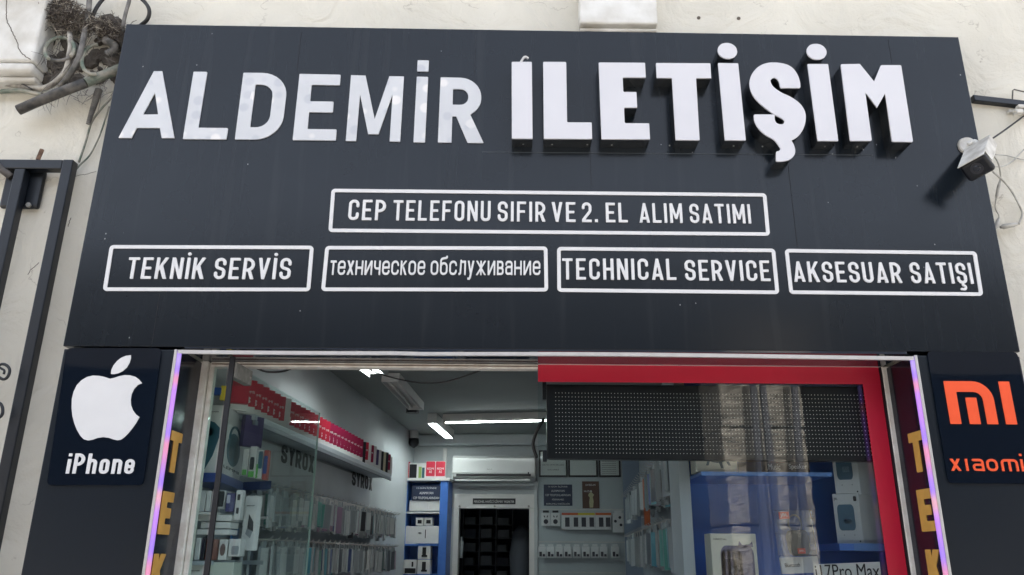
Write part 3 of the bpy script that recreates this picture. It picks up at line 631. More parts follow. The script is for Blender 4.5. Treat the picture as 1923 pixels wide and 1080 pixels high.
# --- raised letters ILETISIM, 9 cm deep
DF = -.082
def smooth2(segs):
    """list of polyline pieces; pieces marked True are splined"""
    out = []
    for sm_, pts in segs:
        if sm_: out += [(p.x, p.y) for p in spline([(a, b, 0) for a, b in pts], 6)]
        else: out += pts
    r = []
    for p in out:
        if not r or math.dist(r[-1], p) > .5: r.append(p)
    return r
OUT = {'M': [[(1517, 140), (1520, 137), (1597, 136), (1657, 210), (1684, 144), (1688, 141), (1767, 141), (1771, 145), (1820, 460), (1817, 464), (1736, 462), (1732, 459), (1703, 260), (1669, 320), (1620, 255), (1647, 455), (1643, 459), (1560, 459), (1556, 456)]],
       'Ş': [smooth2([(True, [(1348, 233), (1346, 212), (1338, 186), (1320, 158), (1292, 139), (1245, 130), (1200, 134), (1166, 152), (1143, 181), (1134, 215), (1140, 250), (1160, 284), (1195, 317), (1235, 346), (1268, 364), (1280, 374)]), (True, [(1281, 376), (1276, 387), (1260, 389), (1246, 382), (1240, 368), (1240, 352)]), (False, [(1237, 348), (1156, 348), (1152, 351)]),
             (True, [(1152, 352), (1156, 378), (1172, 407), (1200, 433), (1236, 454), (1250, 470), (1264, 490)]), (True, [(1264, 492), (1258, 501), (1248, 503)]), (False, [(1246, 506), (1245, 540), (1248, 544)]), (True, [(1250, 545), (1272, 545), (1300, 539), (1320, 522), (1326, 500), (1320, 475), (1310, 458)]),
             (True, [(1311, 457), (1338, 440), (1360, 408), (1370, 370), (1366, 334), (1345, 302), (1310, 276), (1268, 256), (1240, 237), (1227, 222), (1222, 206)]), (True, [(1223, 203), (1233, 195), (1246, 197), (1257, 210), (1263, 232)]), (False, [(1267, 237), (1344, 237)])])]}
QB = [('I', (961.2, 260.8), (1000.2, 261.3), (998.8, 116.8), (960.8, 116.8)), ('L', (1021.2, 261.3), (1112, 261.8), (1109, 117.3), (1019.9, 116.8)), ('E', (1129.4, 262.1), (1220.7, 262.5), (1212.6, 118.6), (1124, 118)),
      ('T', (1239.6, 263.5), (1342.5, 264.3), (1333.8, 119.5), (1231.4, 119)), ('İ', (1361, 264), (1400.4, 264.3), (1386, 119.5), (1348, 119)), ('Ş', (1416, 265.2), (1513, 266), (1500.5, 120), (1405, 119)), ('İ', (1535, 265.3), (1574, 265.5), (1554.7, 120.8), (1515.8, 120.8)), ('M', (1596.3, 265.5), (1714, 267.5), (1691.6, 123), (1578.4, 121.3))]
for i, (ch, a, b, c, d) in enumerate(QB):
    A, B, C_, D_ = yq((a, b, c, d), DF); hgt = ((D_-A).length+(C_-B).length)/2; wid = ((B-A).length+(C_-D_).length)/2; Wn = wid/hgt; t = .265
    cus = None
    if ch in 'I': cus = (Wn, [('r', (0, 0, Wn, 1))], [], (0, 0, Wn, 1))
    if ch == 'İ': cus = (Wn, [('r', (0, 0, Wn, 1))], [('p', [np.array([Wn/2+.0, 1.166]), np.array([Wn/2+.012, 1.166])], .215)], (0, 0, Wn, 1))
    if ch == 'E': cus = (Wn, [('r', (0, 0, .27, 1)), ('r', (0, .8, Wn*.985, 1)), ('r', (0, 0, Wn, .205)), ('r', (0, .405, Wn*.77, .61))], [], (0, 0, Wn, 1))
    if ch == 'L': cus = (Wn, [('r', (0, 0, .265, 1)), ('r', (0, 0, Wn, .21))], [], (0, 0, Wn, 1))
    if ch == 'T': cus = (Wn, [('r', (0, .8, Wn, 1)), ('r', (Wn/2-.137, 0, Wn/2+.137, 1))], [], (0, 0, Wn, 1))
    if ch == 'M': cus = (Wn, [('r', (0, 0, .27, 1)), ('r', (Wn-.27, 0, Wn, 1)), ('q', [(0, 1), (.27, 1), (Wn/2+.06, .66), (Wn/2+.0, .44), (.2, .8)]), ('q', [(.2, 1), (.27, 1), (Wn/2, .77), (Wn-.29, 1), (Wn-.1, 1), (Wn-.2, .7), (Wn/2+.02, .44), (Wn/2-.02, .44), (.2, .7)])], [], (0, 0, Wn, 1))
    if ch == 'M': cus = (Wn, [('r', (0, 0, .27, 1)), ('r', (Wn-.27, 0, Wn, 1)), ('q', [(.06, 1), (.26, 1), (Wn/2+.12, .67), (Wn/2+.01, .44), (Wn/2-.03, .44), (.06, .8)]), ('q', [(Wn-.06, 1), (Wn-.28, 1), (Wn/2-.12, .67), (Wn/2-.03, .44), (Wn/2+.01, .44), (Wn-.06, .8)])], [], (0, 0, Wn, 1))
    if ch == 'Ş':
        t2 = .26; h = t2/2; g_ = (Wn-t2)/2
        S_ = arcpath([(Wn-h, .66), (Wn-h, 1-h-.005), (h, 1-h-.005), (h, .60), (Wn-h, .40), (Wn-h, h+.005), (h, h+.005), (h, .325)], [0, g_, g_, g_*.8, g_*.8, g_, g_, 0])
        S_ = S_[:-1]; S_[0] = np.array([Wn-h, .66])
        cx = Wn*.54
        cus = (Wn, [('p', S_, t2)], [('p', arcpath([(cx, .03), (cx+.02, -.05), (cx+.11, -.07), (cx+.10, -.235), (cx-.06, -.20)], [0, .04, .09, .09, 0]), .125)], None)
        S_l = None
    if ch in OUT:
        L = [[(on_y(900+x/2.236, 60+y/2.236, DF).x, on_y(900+x/2.236, 60+y/2.236, DF).z) for x, y in q] for q in OUT[ch]]; fl_ = lambda u, v, d: Vector((u, DF-d, v))
    else:
        wdt, L = glyph_loops(ch+str(i), t, W=Wn, res=.0125, dot='big', custom=cus); fl_ = quad_map(A, B, C_, D_, NY, Wn, 1)
    fn = quad_map(A, B, C_, D_, NY, Wn, 1)
    me = loops_mesh(L, .008, .0018 if ch not in OUT else .0008); lay(me, lambda u, v, d: fl_(u, v, d)); o = link_mesh('letter', me, FACE, sign); o['label'] = 'white faced raised letter on a dark return'
    # the return keeps the outline of the face, down to the sheet
    me = loops_mesh(L, .075, 0); lay(me, lambda u, v, d: fl_(u, v, d-.042)); r_ = link_mesh('letter_return', me, CHROME, o)
    for u0 in ((.13,) if ch != 'L' else (.1, .5)):
        q = fn(u0, 0, -.05); k = MB(); k.cyl(q+Vector((0, 0, .002)), q-Vector((0, 0, .002)), .004, 8); k.build('screw', PLATE, o)
# paper scrap stuck behind the first raised letter
q = on_y(985, 113, -.05); k = MB(); k.tube(spline([q+Vector((-.02, 0, -.015)), q+Vector((0, -.01, .012)), q+Vector((.018, 0, .01))], 4), [.006]*9, 5); k.build('torn_tape', VINYL, sign)

# --- framed service lines
def rounded(l, r_, b, t, rad, n=5):
    out = []
    for cx, cy, a0 in ((r_-rad, t-rad, 0), (l+rad, t-rad, 90), (l+rad, b+rad, 180), (r_-rad, b+rad, 270)):
        for k in range(n+1):
            a = math.radians(a0+90*k/n); out.append((cx+rad*math.cos(a), cy+rad*math.sin(a)))
    return out
def border(q, th=.0165):
    bl, br, tr, tl = yq(q, 0); W_ = ((br-bl).length+(tr-tl).length)/2; H_ = ((tl-bl).length+(tr-br).length)/2
    me = loops_mesh([rounded(0, W_, 0, H_, .018), rounded(th, W_-th, th, H_-th, .004)[::-1]], .005)
    fn = quad_map(bl, br, tr, tl, NY, W_, H_); lay(me, lambda u, v, d: fn(u, v, d+.003)); link_mesh('border', me, VINYL, sign)
for q in ([(617, 436.4), (1445.6, 443.5), (1438.3, 363.9), (623, 355.4)], [(193.7, 547), (582.7, 547.6), (589.6, 462.3), (207.5, 461)], [(603.3, 547.2), (1029.4, 548), (1028, 463.8), (611.6, 462.7)],
          [(1046.5, 548.6), (1463, 553), (1454.8, 467.8), (1046, 464.5)], [(1482.2, 552.6), (1845.6, 556.4), (1832.4, 472.8), (1473, 468.2)]): border(q)
def service(word, a, b, top, t=.13, wide=.46):
    A, B = on_y(*a), on_y(*b); H_ = on_y(a[0], top).z-A.z
    link_mesh('lettering', word_mesh(word, A, B, H_, NY, t=t, wide=wide, gap=.15, res=.025), VINYL, sign)
def bx(y, x): return x
for wd, x0, x1 in (('CEP', 653.6, 723.5), ('TELEFONU', 737.5, 921), ('SIFIR', 934.5, 1024), ('VE', 1036, 1081), ('2.', 1093, 1123), ('EL', 1138, 1179), ('ALIM', 1201, 1282), ('SATIMI', 1296, 1410.5)):
    f = lambda x: 413.8+(x-654)*.0089
    service(wd, (x0, f(x0)), (x1, f(x1)), f(x0)-38+(x0-654)*.003)
service('TEKNİK', (237, 524), (382.5, 524.6), 484); service('SERVİS', (401, 524.8), (545, 525), 485)
service('TECHNICAL', (1056, 525.5), (1270, 526.3), 486); service('SERVICE', (1287, 527.2), (1447, 528.5), 488.8)
service('AKSESUAR', (1491.4, 529.8), (1694, 532), 491.5); service('SATIŞI', (1712, 532.4), (1828, 533.8), 493.2)
for wd, x0, x1, dz in (('техническое', 619.4, 797.9, 0), ('обслуживание', 808.4, 1014.8, 1)):
    A, B = on_y(x0, 516.7+.3*dz), on_y(x1, 517+.3*dz); H_ = (on_y(x0, 490).z-on_y(x0, 516.7).z)/.74
    link_mesh('lettering', word_mesh(wd, A, B, H_, NY, t=.105, wide=.5, gap=.115, res=.02), VINYL, sign)

# ================================================================== PIERS AND BRAND PANELS
ptl, ptr, pbr, pbl = yq([(118, 651.5), (329, 656), (262, 1080), (42, 1080)], .004)
def pier_clad(xa, xb, label):
    t = thing('cladding_pier', label, 'cladding', ((xa+xb)/2, .05, 0)); k = MB(); k.box(xa, xb, .004, YW-.003, 0, ZB-.002); k.build('sheet', CLAD, t, bev=.004); return t
XPL = (ptl.x+pbl.x)/2; XPR = on_y(1914.5, 662).x
pier_clad(XPL, XL-.001, 'dark clad pier left of the shop door carrying the apple emblem plate')
pier_clad(XR+.001, XPR, 'dark clad pier right of the shop window carrying the orange emblem plate')
# apple plate
pa = thing('brand_plate', 'glossy navy plate with a white bitten apple emblem', 'sign', tuple(on_y(178, 911, 0)), 'brand plates on the clad piers')
A, B, C_, D_ = yq([(88, 911.5), (269, 911.7), (304, 654), (126, 654)], -.001); W_ = ((B-A).length+(C_-D_).length)/2; H_ = (D_-A).length
me = loops_mesh([rounded(0, W_, 0, H_, .02)], .005); fn = quad_map(A, B, C_, D_, NY, W_, H_); lay(me, lambda u, v, d: fn(u, v, d)); link_mesh('plate', me, PANELG, pa)
ap = [(487, 215), (462, 207), (438, 202), (410, 201), (385, 207), (360, 222), (340, 243), (326, 272), (318, 305), (317, 345), (321, 380), (329, 412), (341, 442), (356, 467), (371, 482), (388, 487), (408, 484), (430, 476), (455, 472), (480, 475), (500, 482), (517, 486), (533, 484), (549, 473), (566, 456), (584, 434), (601, 410), (616, 384), (600, 372), (587, 354), (579, 333), (577, 308), (581, 283), (592, 260), (608, 243), (627, 235), (614, 218), (597, 206), (575, 200), (550, 199), (525, 204), (505, 211)]
lf = [(578, 111), (578, 125), (572, 145), (560, 165), (543, 181), (522, 191), (503, 195), (491, 194), (492, 177), (501, 157), (517, 137), (536, 122), (556, 114)]
P = [on_y(x/2.348, 620+y/2.348, -.0038) for x, y in ap]; k = MB(); k.prism(P, (0, -.003, 0)); 
P2 = [on_y(x/2.348, 620+y/2.348, -.0038) for x, y in lf]; k.prism(P2, (0, -.003, 0)); k.build('emblem', VINYL, pa)
A = on_y(123.5, 889.6, -.004); B = on_y(250.5, 890.2, -.004); H_ = on_y(123, 851.5, -.004).z-A.z
link_mesh('lettering', word_mesh('iPhone', A, B, H_, NY, t=.155, wide=.46, gap=.13, ext=.003, res=.025), VINYL, pa)
# orange plate
pm_ = thing('brand_plate', 'glossy navy plate with an orange square letter emblem', 'sign', tuple(on_y(1850, 907, 0)), 'brand plates on the clad piers')
A = on_y(1777.8, 907.7, -.001); D_ = on_y(1743, 659.8, -.001); X2 = XPR-.012
x0 = (A.x+D_.x)/2; z0, z1 = A.z, D_.z
me = loops_mesh([rounded(0, X2-x0, 0, z1-z0, .02)], .005); lay(me, lambda u, v, d: Vector((x0+u, -.001-d, z0+v))); link_mesh('plate', me, PANELG, pm_)
A = on_y(1784.7, 796.4, -.004); B = on_y(1910, 797.5, -.004); D_ = on_y(1773.7, 715.8, -.004); H_ = D_.z-A.z; W_ = (B.x-A.x)/H_; t = W_*.165
pr = [('r', (0, 0, t, 1)), ('p', arcpath([(0, 1-t/2), (W_*.635, 1-t/2), (W_*.635, -.2)], .32), t), ('r', (0, 1-t, W_*.3, 1)), ('r', (W_*.29, 0, W_*.29+t, .615)), ('r', (W_-t, 0, W_, 1))]
L = contours(pr, (0, 0, W_, 1), [], .012); me = loops_mesh(L, .003); lay(me, lambda u, v, d: A+Vector((u*H_, -.0015+d, v*H_))); link_mesh('emblem', me, ORANGE, pm_)
# rounded lower-case word
A = on_y(1786, 884.4, -.004); H_ = on_y(1786, 861.5, -.004).z-A.z; wpx = (on_y(1918, 885, -.004).x-A.x)/H_/ (330/57)
t = .2; u = wpx; ms = []
defs = [('x', 0, [('q', [(0, 0), (.25, 0), (.86, 1), (.61, 1)]), ('q', [(.86, 0), (.61, 0), (0, 1), (.25, 1)])], .86), ('ı', 1.26, [('r', (0, 0, t, 1))], t),
        ('a', 1.84, [('p', arcpath([(.1, .9), (.84, .9), (.84, 0)], [0, .2, 0]), t), ('p', arcpath([(.84, .1), (.1, .1), (.1, .52), (.84, .52)], [0, .18, .18, 0]), t*.9)], .94),
        ('o', 2.98, [('p', arcpath([(.1, .1), (.84, .1), (.84, .9), (.1, .9)], .3, True), t)], .94), ('m', 4.2, [('p', arcpath([(.1, 0), (.1, .9), (1.3, .9), (1.3, 0)], [0, .25, .25, 0]), t), ('r', (.6, 0, .8, .9))], 1.4), ('i', 5.83, [('r', (0, 0, t, 1)), ('r', (0, 1.25, t, 1.45))], t)]
for nm, xo, prm, w_ in defs:
    L = contours(prm, (0, 0, w_, 1.5), [], .03); me = loops_mesh(L, .003); lay(me, lambda a_, b_, d: A+Vector(((a_+xo)*H_*u, -.0015+d, b_*H_))); ms.append(me)
link_mesh('lettering', merge(ms), ORANGE, pm_)

# ================================================================== REVEALS, SOFFIT, LED PROFILES
def reveal(x, sgn, label, tpx):
    t = thing('reveal_cladding', label, 'cladding', (x, .1, 0), 'lettered reveals beside the shopfront')
    k = MB(); a, b = sorted((x, x+sgn*.018)); k.box(a, b, .004, YG-.01, 0, ZB-.004); k.build('sheet', mat('reveal_sheet', (.007, .009, .017), .14, spec=.35), t, bev=.002)
    zs = []
    for ch, ztop, zbot in tpx:
        w_, L = glyph_loops(ch, .26, wide=.62, res=.03)
        me = loops_mesh(L, .003); wd = .116
        if sgn < 0:   # left reveal faces +x: letters read front to back
            lay(me, lambda u, v, d: Vector((x+.0025+d, .014+u/w_*wd, zbot+v*(ztop-zbot))))
        else:
            lay(me, lambda u, v, d: Vector((x-.0025+d, .014+wd-u/w_*wd, zbot+v*(ztop-zbot))))
        link_mesh('letter', me, OCHRE, t)
    # lower letters continue out of frame
    return t
def zat(px, py, X): return on_x(px, py, X).z
yL = .09
def z_at(px, py, y): return on_y(px, py, y).z
ltr = [('T', z_at(331, 812, .08), z_at(317, 888, .08)), ('E', z_at(315, 924, .08), z_at(303, 1004, .08)), ('K', z_at(305, 1040, .08), z_at(305, 1040, .08)-.185), ('N', z_at(305, 1040, .08)-.26, z_at(305, 1040, .08)-.44)]
reveal(XL+.010, -1, 'navy reveal left of the door with ochre letters reading downwards', ltr)
rtr = [('T', z_at(1714, 812, .08), z_at(1724, 887, .08)), ('E', z_at(1730, 919, .08), z_at(1740, 998, .08)), ('K', z_at(1745, 1032, .08), z_at(1745, 1032, .08)-.185), ('N', z_at(1745, 1032, .08)-.26, z_at(1745, 1032, .08)-.44)]
reveal(XR-.004, 1, 'plum dark reveal right of the window with ochre letters reading downwards', rtr)
sf = MB(); sf.box(XL+.02, XR-.02, .004, YG+.1, ZB+.004, ZB+.02); tag(sf.build('soffit_cladding', mat('soffit_sheet', (.018, .026, .042), .06, spec=.7), bev=.001), 'glossy navy soffit strip above the door and window', 'cladding')
# LED profiles
def led(x, sgn, label):
    t = thing('light_strip', label, 'light strip', (x, -.01, ZB-1.3), 'lit colour strips up the opening edges')
    a, b = sorted((x-sgn*.002, x+sgn*.010)); k = MB(); k.box(a, b, -.012, .0035, 0, ZB-.004); k.build('profile', ALU, t, bev=.001)
    c, d = sorted((x-sgn*.0025, x-sgn*.019)); k = MB(); k.box(c, d, -.010, .0035, 0, ZB-.01); k.build('diffuser', STRIP, t, bev=.003)
    return t
led(XL-.006, -1, 'purple and pink lit strip on the left edge of the opening'); led(XR+.006, 1, 'purple and pink lit strip on the right edge of the opening')
ts = thing('trim_strip', 'unlit pale aluminium strip along the sign underside', 'trim', ((XL+XR)/2, -.01, ZB))
k = MB(); n = 24
for i in range(n):
    xa = XL+(XR-XL)*i/n; xb = XL+(XR-XL)*(i+1)/n
    f = lambda x: ZB-.0135+.004*math.sin(x*2.1+.6)+(.003 if x < -.4 else 0)
    k.hexa([Vector((xa, -.012, f(xa)-.009)), Vector((xb, -.012, f(xb)-.009)), Vector((xb, .003, f(xb)-.009)), Vector((xa, .003, f(xa)-.009))], [Vector((xa, -.012, f(xa)+.007)), Vector((xb, -.012, f(xb)+.007)), Vector((xb, .003, f(xb)+.007)), Vector((xa, .003, f(xa)+.007))])
k.build('profile', ALU, ts)

# ================================================================== SHOPFRONT
sh = thing('shopfront', 'weathered white framed shopfront with fixed glass edged in red', 'shopfront', (0, YG, 0))
def fpx(x, y, Y=YG): return on_y(x, y, Y)
ZF = fpx(700, 690).z
xa, xb = XL+.004, XR+.012
k = MB(); k.box(xa, xa+.036, YG-.012, YG+.05, 0, ZB+.004); k.build('frame_post', WPAINT, sh, bev=.003)
k = MB(); k.box(xa+.039, xa+.06, YG+.004, YG+.045, 0, ZB); k.build('frame_post', WPAINT, sh, bev=.003)
xm = fpx(1010, 700).x
zt_ = fpx(600, 682.5).z
k = MB(); k.box(xa+.046, xm, YG-.004, YG+.05, fpx(600, 690).z, ZB+.003); k.build('frame_head', WPAINT, sh, bev=.003)
k = MB(); k.box(xa+.05, xm, YG-.008, YG-.0045, fpx(600, 686.5).z, fpx(600, 684.8).z)
k.build('rust_line', RUST, sh)
k = MB(); k.box(xm+.001, xb-.037, YG-.008, YG+.05, fpx(1300, 684.5).z, ZB+.003); k.build('frame_head', ALU, sh, bev=.002)
k = MB(); k.box(xb-.036, xb, YG-.012, YG+.05, 0, ZB+.004); k.build('frame_post', WPAINT, sh, bev=.003)
k = MB(); k.box(xb-.044, xb-.037, YG-.006, YG+.04, 0, ZB+.001); k.build('gasket', RUBBER, sh)
# fixed glass and its vinyl border
zg = fpx(1300, 684).z
k = MB(); k.box(xm, xb-.04, YG+.012, YG+.022, .3, zg); k.build('glass_pane', GLASS, sh)
zr0 = (fpx(1015, 716).z+fpx(1600, 721).z)/2
k = MB(); k.box(xm+.001, xb-.045, YG+.007, YG+.0105, zr0, zg-.002)
xr0 = (fpx(1626, 725).x+fpx(1666, 1080).x)/2
k.box(xr0, xb-.045, YG+.007, YG+.0105, .3, zr0-.0002); k.build('red_border', REDV, sh)
# closed door leaf (left), glass with black rubber edge
dl = thing('glass_door', 'open frameless glass door swung into the shop on its top pivot', 'door', (fpx(430, 690).x, YG+.1, 0))
h0 = fpx(440, 690, YG+.03); hz = fpx(470, 700, YG+.05).z
top_far = ray(600, 775); 
# leaf swings in: find length with the door top height
ztop = fpx(487, 703, YG+.05).z
pf = on_z(600, 775, ztop); pn = on_z(437, 683, ztop)
dirv = (pf-pn); dirv.z = 0; Ld = dirv.length; dirv.normalize(); nrm_ = Vector((dirv.y, -dirv.x, 0))
def DFm(u, n_, z): return Vector((pn.x, pn.y, 0))+dirv*u+nrm_*n_+Vector((0, 0, z))
k = MB(); k.box(0, Ld, -.005, .005, .1, ztop, fr=DFm); k.build('leaf', GLASSD, dl)
k = MB(); k.box(Ld+.0005, Ld+.004, -.005, .005, .1, ztop, fr=DFm); k.build('polished_edge', mat('polished_glass_edge', (.45, .58, .55), .15), dl)
k = MB(); k.box(-.012, -.0005, -.011, .011, .1, ztop+.03, fr=DFm); k.build('edge_seal', RUBBER, dl)
k = MB(); k.box(.0, .19, -.018, .018, ztop-.062, ztop+.008, fr=DFm); o = k.build('patch_fitting', PLATE, dl, bev=.003)
q = DFm(.165, .0185, ztop-.03); k = MB(); k.cyl(q, q+nrm_*.003, .006, 12); k.build('screw', ALU, o)
# side light glass left of the door edge
k = MB(); k.box(xa+.061, fpx(424, 690).x, YG+.012, YG+.02, .1, fpx(600, 690).z); k.build('glass_pane', GLASSD, sh)
bh = MB(); A = fpx(787, 684, YG+.12); B = fpx(1012, 692, YG+.12); bh.box(A.x, B.x, YG+.10, YG+.20, B.z, B.z+.16); tag(bh.build('shutter_housing', mat('navy_housing', (.012, .02, .035), .4), bev=.02), 'dark rounded housing hanging behind the door head', 'housing')

# LED matrix display behind the fixed glass
Y_ = YG+.06
A, B, C_, D_ = [on_y(*p, Y_) for p in ((1027, 863), (1645, 866), (1628, 724), (1027, 724))]
ld = thing('led_display', 'black dot matrix display hung behind the fixed glass', 'display', ((A.x+B.x)/2, Y_, A.z))
k = MB(); x0, x1 = A.x, xr0+.03; z0 = (A.z+B.z)/2; z1 = (C_.z+D_.z)/2; k.box(x0, x1, Y_, Y_+.045, z0, z1); k.build('casing', mat('display_black', (.0022, .003, .006), .3), ld, bev=.003)
k = MB(); nx_, nz_ = 96, 16; dxa = (on_y(1044, 800, Y_).x); dxb = on_y(1636, 800, Y_).x; dza = on_y(1044, 850, Y_).z; dzb = on_y(1044, 738, Y_).z
for i in range(nx_):
    for j in range(nz_):
        cx = dxa+(dxb-dxa)*i/(nx_-1); cz = dza+(dzb-dza)*j/(nz_-1); r_ = .0019; nseg = 6
        k.add([(cx+r_*math.cos(a*math.pi/3), Y_-.0012, cz+r_*math.sin(a*math.pi/3)) for a in range(6)]+[(cx+r_*math.cos(a*math.pi/3), Y_+.001, cz+r_*math.sin(a*math.pi/3)) for a in range(6)], [(0, 1, 2, 3, 4, 5)]+[(a, (a+1) % 6, 6+(a+1) % 6, 6+a) for a in range(6)])
k.build('dot_grid', mat('led_lens', (.9, .9, .86), .3), ld)
k = MB()
for x in (x0-.018, ): k.box(x, x0+.0, Y_+.01, Y_+.04, z1-.07, z1+.03); k.box(x, x0, Y_+.01, Y_+.04, z0-.01, z0+.04)
k.build('bracket', BLACKM, ld)

# ================================================================== WALL FITTINGS OUTSIDE
# security camera
sc = thing('security_camera', 'weathered white security camera fixed at the right edge of the sign', 'camera', tuple(on_y(1815, 275, 0)))
c0 = on_y(1815.6, 275, 0); k = MB(); k.cyl(c0+Vector((0, -.001, 0)), c0+Vector((0, -.016, 0)), .046, 28, .040); k.build('base', CAMW, sc, smooth=True)
pB = on_y(1847, 279, -.05); pF = on_y(1834, 316, -.19)
ax = (pF-pB).normalized(); sx = ax.cross(UZ).normalized(); sz = sx.cross(ax).normalized()
roll_ = math.radians(-14); sx, sz = sx*math.cos(roll_)+sz*math.sin(roll_), sz*math.cos(roll_)-sx*math.sin(roll_)
Lc = (pF-pB).length
def CF(u, l, v): return pB+ax*l+sx*u+sz*v
k = MB(); k.tube(spline([c0+Vector((0, -.015, 0)), c0+Vector((.02, -.04, .0)), CF(0, Lc*.3, .0)], 5), .013, 10); k.build('arm', CAMW, sc, smooth=True)
k = MB(); k.box(-.053, .053, -.01, Lc-.034, -.042, .040, fr=CF); k.build('body', CAMW, sc, bev=.034, seg=8)
k = MB(); k.box(-.060, .060, .01, Lc+.010, .0415, .046, fr=CF); k.box(-.060, -.0565, .01, Lc-.036, -.012, .041, fr=CF); k.box(.0565, .060, .01, Lc-.036, -.012, .041, fr=CF); k.build('sunshield', CAMW, sc, bev=.0015)
k = MB(); k.box(-.060, .060, Lc-.034, Lc, -.048, .041, fr=CF); k.build('front_bezel', BLACKP, sc, bev=.026, seg=5)
k = MB(); k.tube([CF(0, Lc-.002, -.002), CF(0, Lc+.003, -.002)], .026, 24); lnz = k.build('lens_ring', mat('lens_ring', (.03, .03, .035), .3), sc)
k = MB(); k.tube([CF(0, Lc+.002, -.002), CF(0, Lc+.0045, -.002)], [.016, .013], 20); k.build('lens', mat('lens_glass', (.004, .006, .012), .03, coat=1), lnz)
def cable(pts, r, m_, label, name='cable', cat='cable', group=None, n=6, seg=8):
    k = MB(); k.tube(spline(pxs(pts), n), r, seg); return tag(k.build(name, m_, smooth=True), label, cat, group)
CABW = mat('grubby_white_cable', (.50, .49, .45), .55, var=.35, vscale=25); CABK = mat('black_cable', (.02, .02, .022), .5); CABG = mat('dusty_grey_cable', (.20, .19, .175), .7, var=.5, vscale=18, dark=(.07, .07, .065)); CABC = mat('cream_conduit', (.33, .31, .26), .65, var=.5, vscale=16, dark=(.10, .14, .11))
cable([(1852, 268, -.02), (1870, 256, .03), (1893, 240, .08), (1940, 205, .10)], .0045, CABK, 'straight black cable running from the security camera up to the right')
cable([(1863, 288, -.02), (1874, 305, .0), (1879, 328, .03), (1876, 352, .05), (1871, 368, .06)], .004, CABW, 'white camera lead hanging with a plug halfway')
cable([(1864, 322, -.02), (1884, 340, .03), (1900, 360, .08), (1917, 392, .10), (1919, 405, .10), (1913, 421, .09)], .0045, CABW, 'white looped camera lead bulging to the right')
def plug(a, b, r, label):
    A, B = on_y(*a), on_y(*b); k = MB(); d = B-A
    k.tube([A, A+d*.15, A+d*.2, A+d*.85, A+d*.9, B], [r*.6, r*.7, r, r, r*.7, r*.5], 12); tag(k.build('cable_connector', CABW, smooth=True), label, 'connector', 'plugs on the camera leads')
plug((1910, 421, .09), (1879, 427, .08), .012, 'fat white plug lying sideways below the security camera')
plug((1877, 341, .04), (1871, 372, .055), .007, 'slim white plug hanging upright under the security camera')
plug((1876, 410, .08), (1868, 431, .07), .009, 'short white plug pointing down beside the fat plug')
cable([(1871, 372, .06), (1869, 390, .08), (1876, 405, .085), (1875, 415, .08)], .003, CABW, 'thin white lead between the slim and the short plug')
cable([(1866, 313, .02), (1885, 312, .08), (1905, 300, .10), (1923, 281, .10), (1945, 268, .10)], .0035, CABW, 'thin white wire curving right from the security camera')
cable([(1867, 290, .05), (1890, 292, .10), (1912, 298, .11), (1945, 304, .11)], .0025, CABW, 'fine grey wire flat on the wall right of the camera')
k = MB(); A = on_y(1822, 186, YW); B = on_y(1990, 205, YW); k.hexa([A+Vector((0, -.035, -.028)), B+Vector((0, -.035, -.028)), B+Vector((0, -.001, -.028)), A+Vector((0, -.001, -.028))], [A+Vector((0, -.03, .008)), B+Vector((0, -.03, .008)), B+Vector((0, -.001, .008)), A+Vector((0, -.001, .008))])
tag(k.build('cable_trunking', BLACKM, bev=.004), 'dark flat trunking on the wall beside the sign corner', 'trunking')
k = MB(); k.tube(pxs([(1901, 188, .10), (1902, 170, .09), (1904, 168, .09), (1960, 181, .09)]), .0035, 6); tag(k.build('wire_bracket', CABG), 'thin bent wire bracket above the dark trunking', 'bracket')
k = MB(); A = on_y(1916, 208, .09)
for i in range(16):
    p = A+Vector((random.uniform(-.04, .06), random.uniform(-.02, .02), random.uniform(-.025, .02))); s_ = random.uniform(.008, .018); k.box(p.x-s_, p.x+s_, p.y-s_, p.y+s_, p.z-s_*.6, p.z+s_*.6)
tag(k.build('mortar_lump', PL2, bev=.004), 'crumbled mortar lump at the end of the trunking', 'mortar')

# left bundle
cable([(171, -30, .03), (168, 0, .03), (165, 30, .02), (159, 61, .0), (150, 101, -.01), (134, 135, .0), (113, 162, .04)], .0135, CABG, 'thick dusty grey cable dropping across the nest')
cable([(172, 36, .06), (183, 12, .05), (202, -8, .05), (240, -22, .05), (268, 0, .05), (280, 18, .05), (277, 36, .07), (264, 48, .10)], .010, CABK, 'black hose looping above the sign corner')
cable([(246, -25, .03), (243, 0, .03), (236, 25, .03), (231, 50, .04), (228, 88, .08)], .0095, CABG, 'grey cable slipping behind the sign corner', n=5)
cable([(131, 62, .02), (133, 85, .01), (130, 105, .01), (122, 135, .02), (92, 162, .05), (61, 165, .07), (0, 156, .08), (-60, 150, .09)], .014, mat('filthy_cable', (.14, .13, .12), .8, var=.7, vscale=22, dark=(.45, .43, .38)), 'grimy thick cable bending left along the ledge')
def loop_tube(cx, cy, rx, ry, y, r, a0, a1, m_, label, ribs=True, tilt=0):
    P = []; n = 90
    for i in range(n+1):
        a = math.radians(a0+(a1-a0)*i/n); ex_, ey_ = rx*math.cos(a), ry*math.sin(a)
        P.append(on_y(cx+ex_*math.cos(tilt)-ey_*math.sin(tilt), cy+ex_*math.sin(tilt)+ey_*math.cos(tilt), y-.03*math.sin(a)))
    k = MB(); k.tube(P, [r*(1+(.14 if i % 2 else -.08)) if ribs else r for i in range(n+1)], 8); return tag(k.build('corrugated_conduit', m_, smooth=False), label, 'conduit', 'corrugated conduit loops by the sign')
loop_tube(112, 93, 28, 22, .0, .009, 150, 415, CABC, 'cream corrugated loop left of the thick grey cable', tilt=-.3)
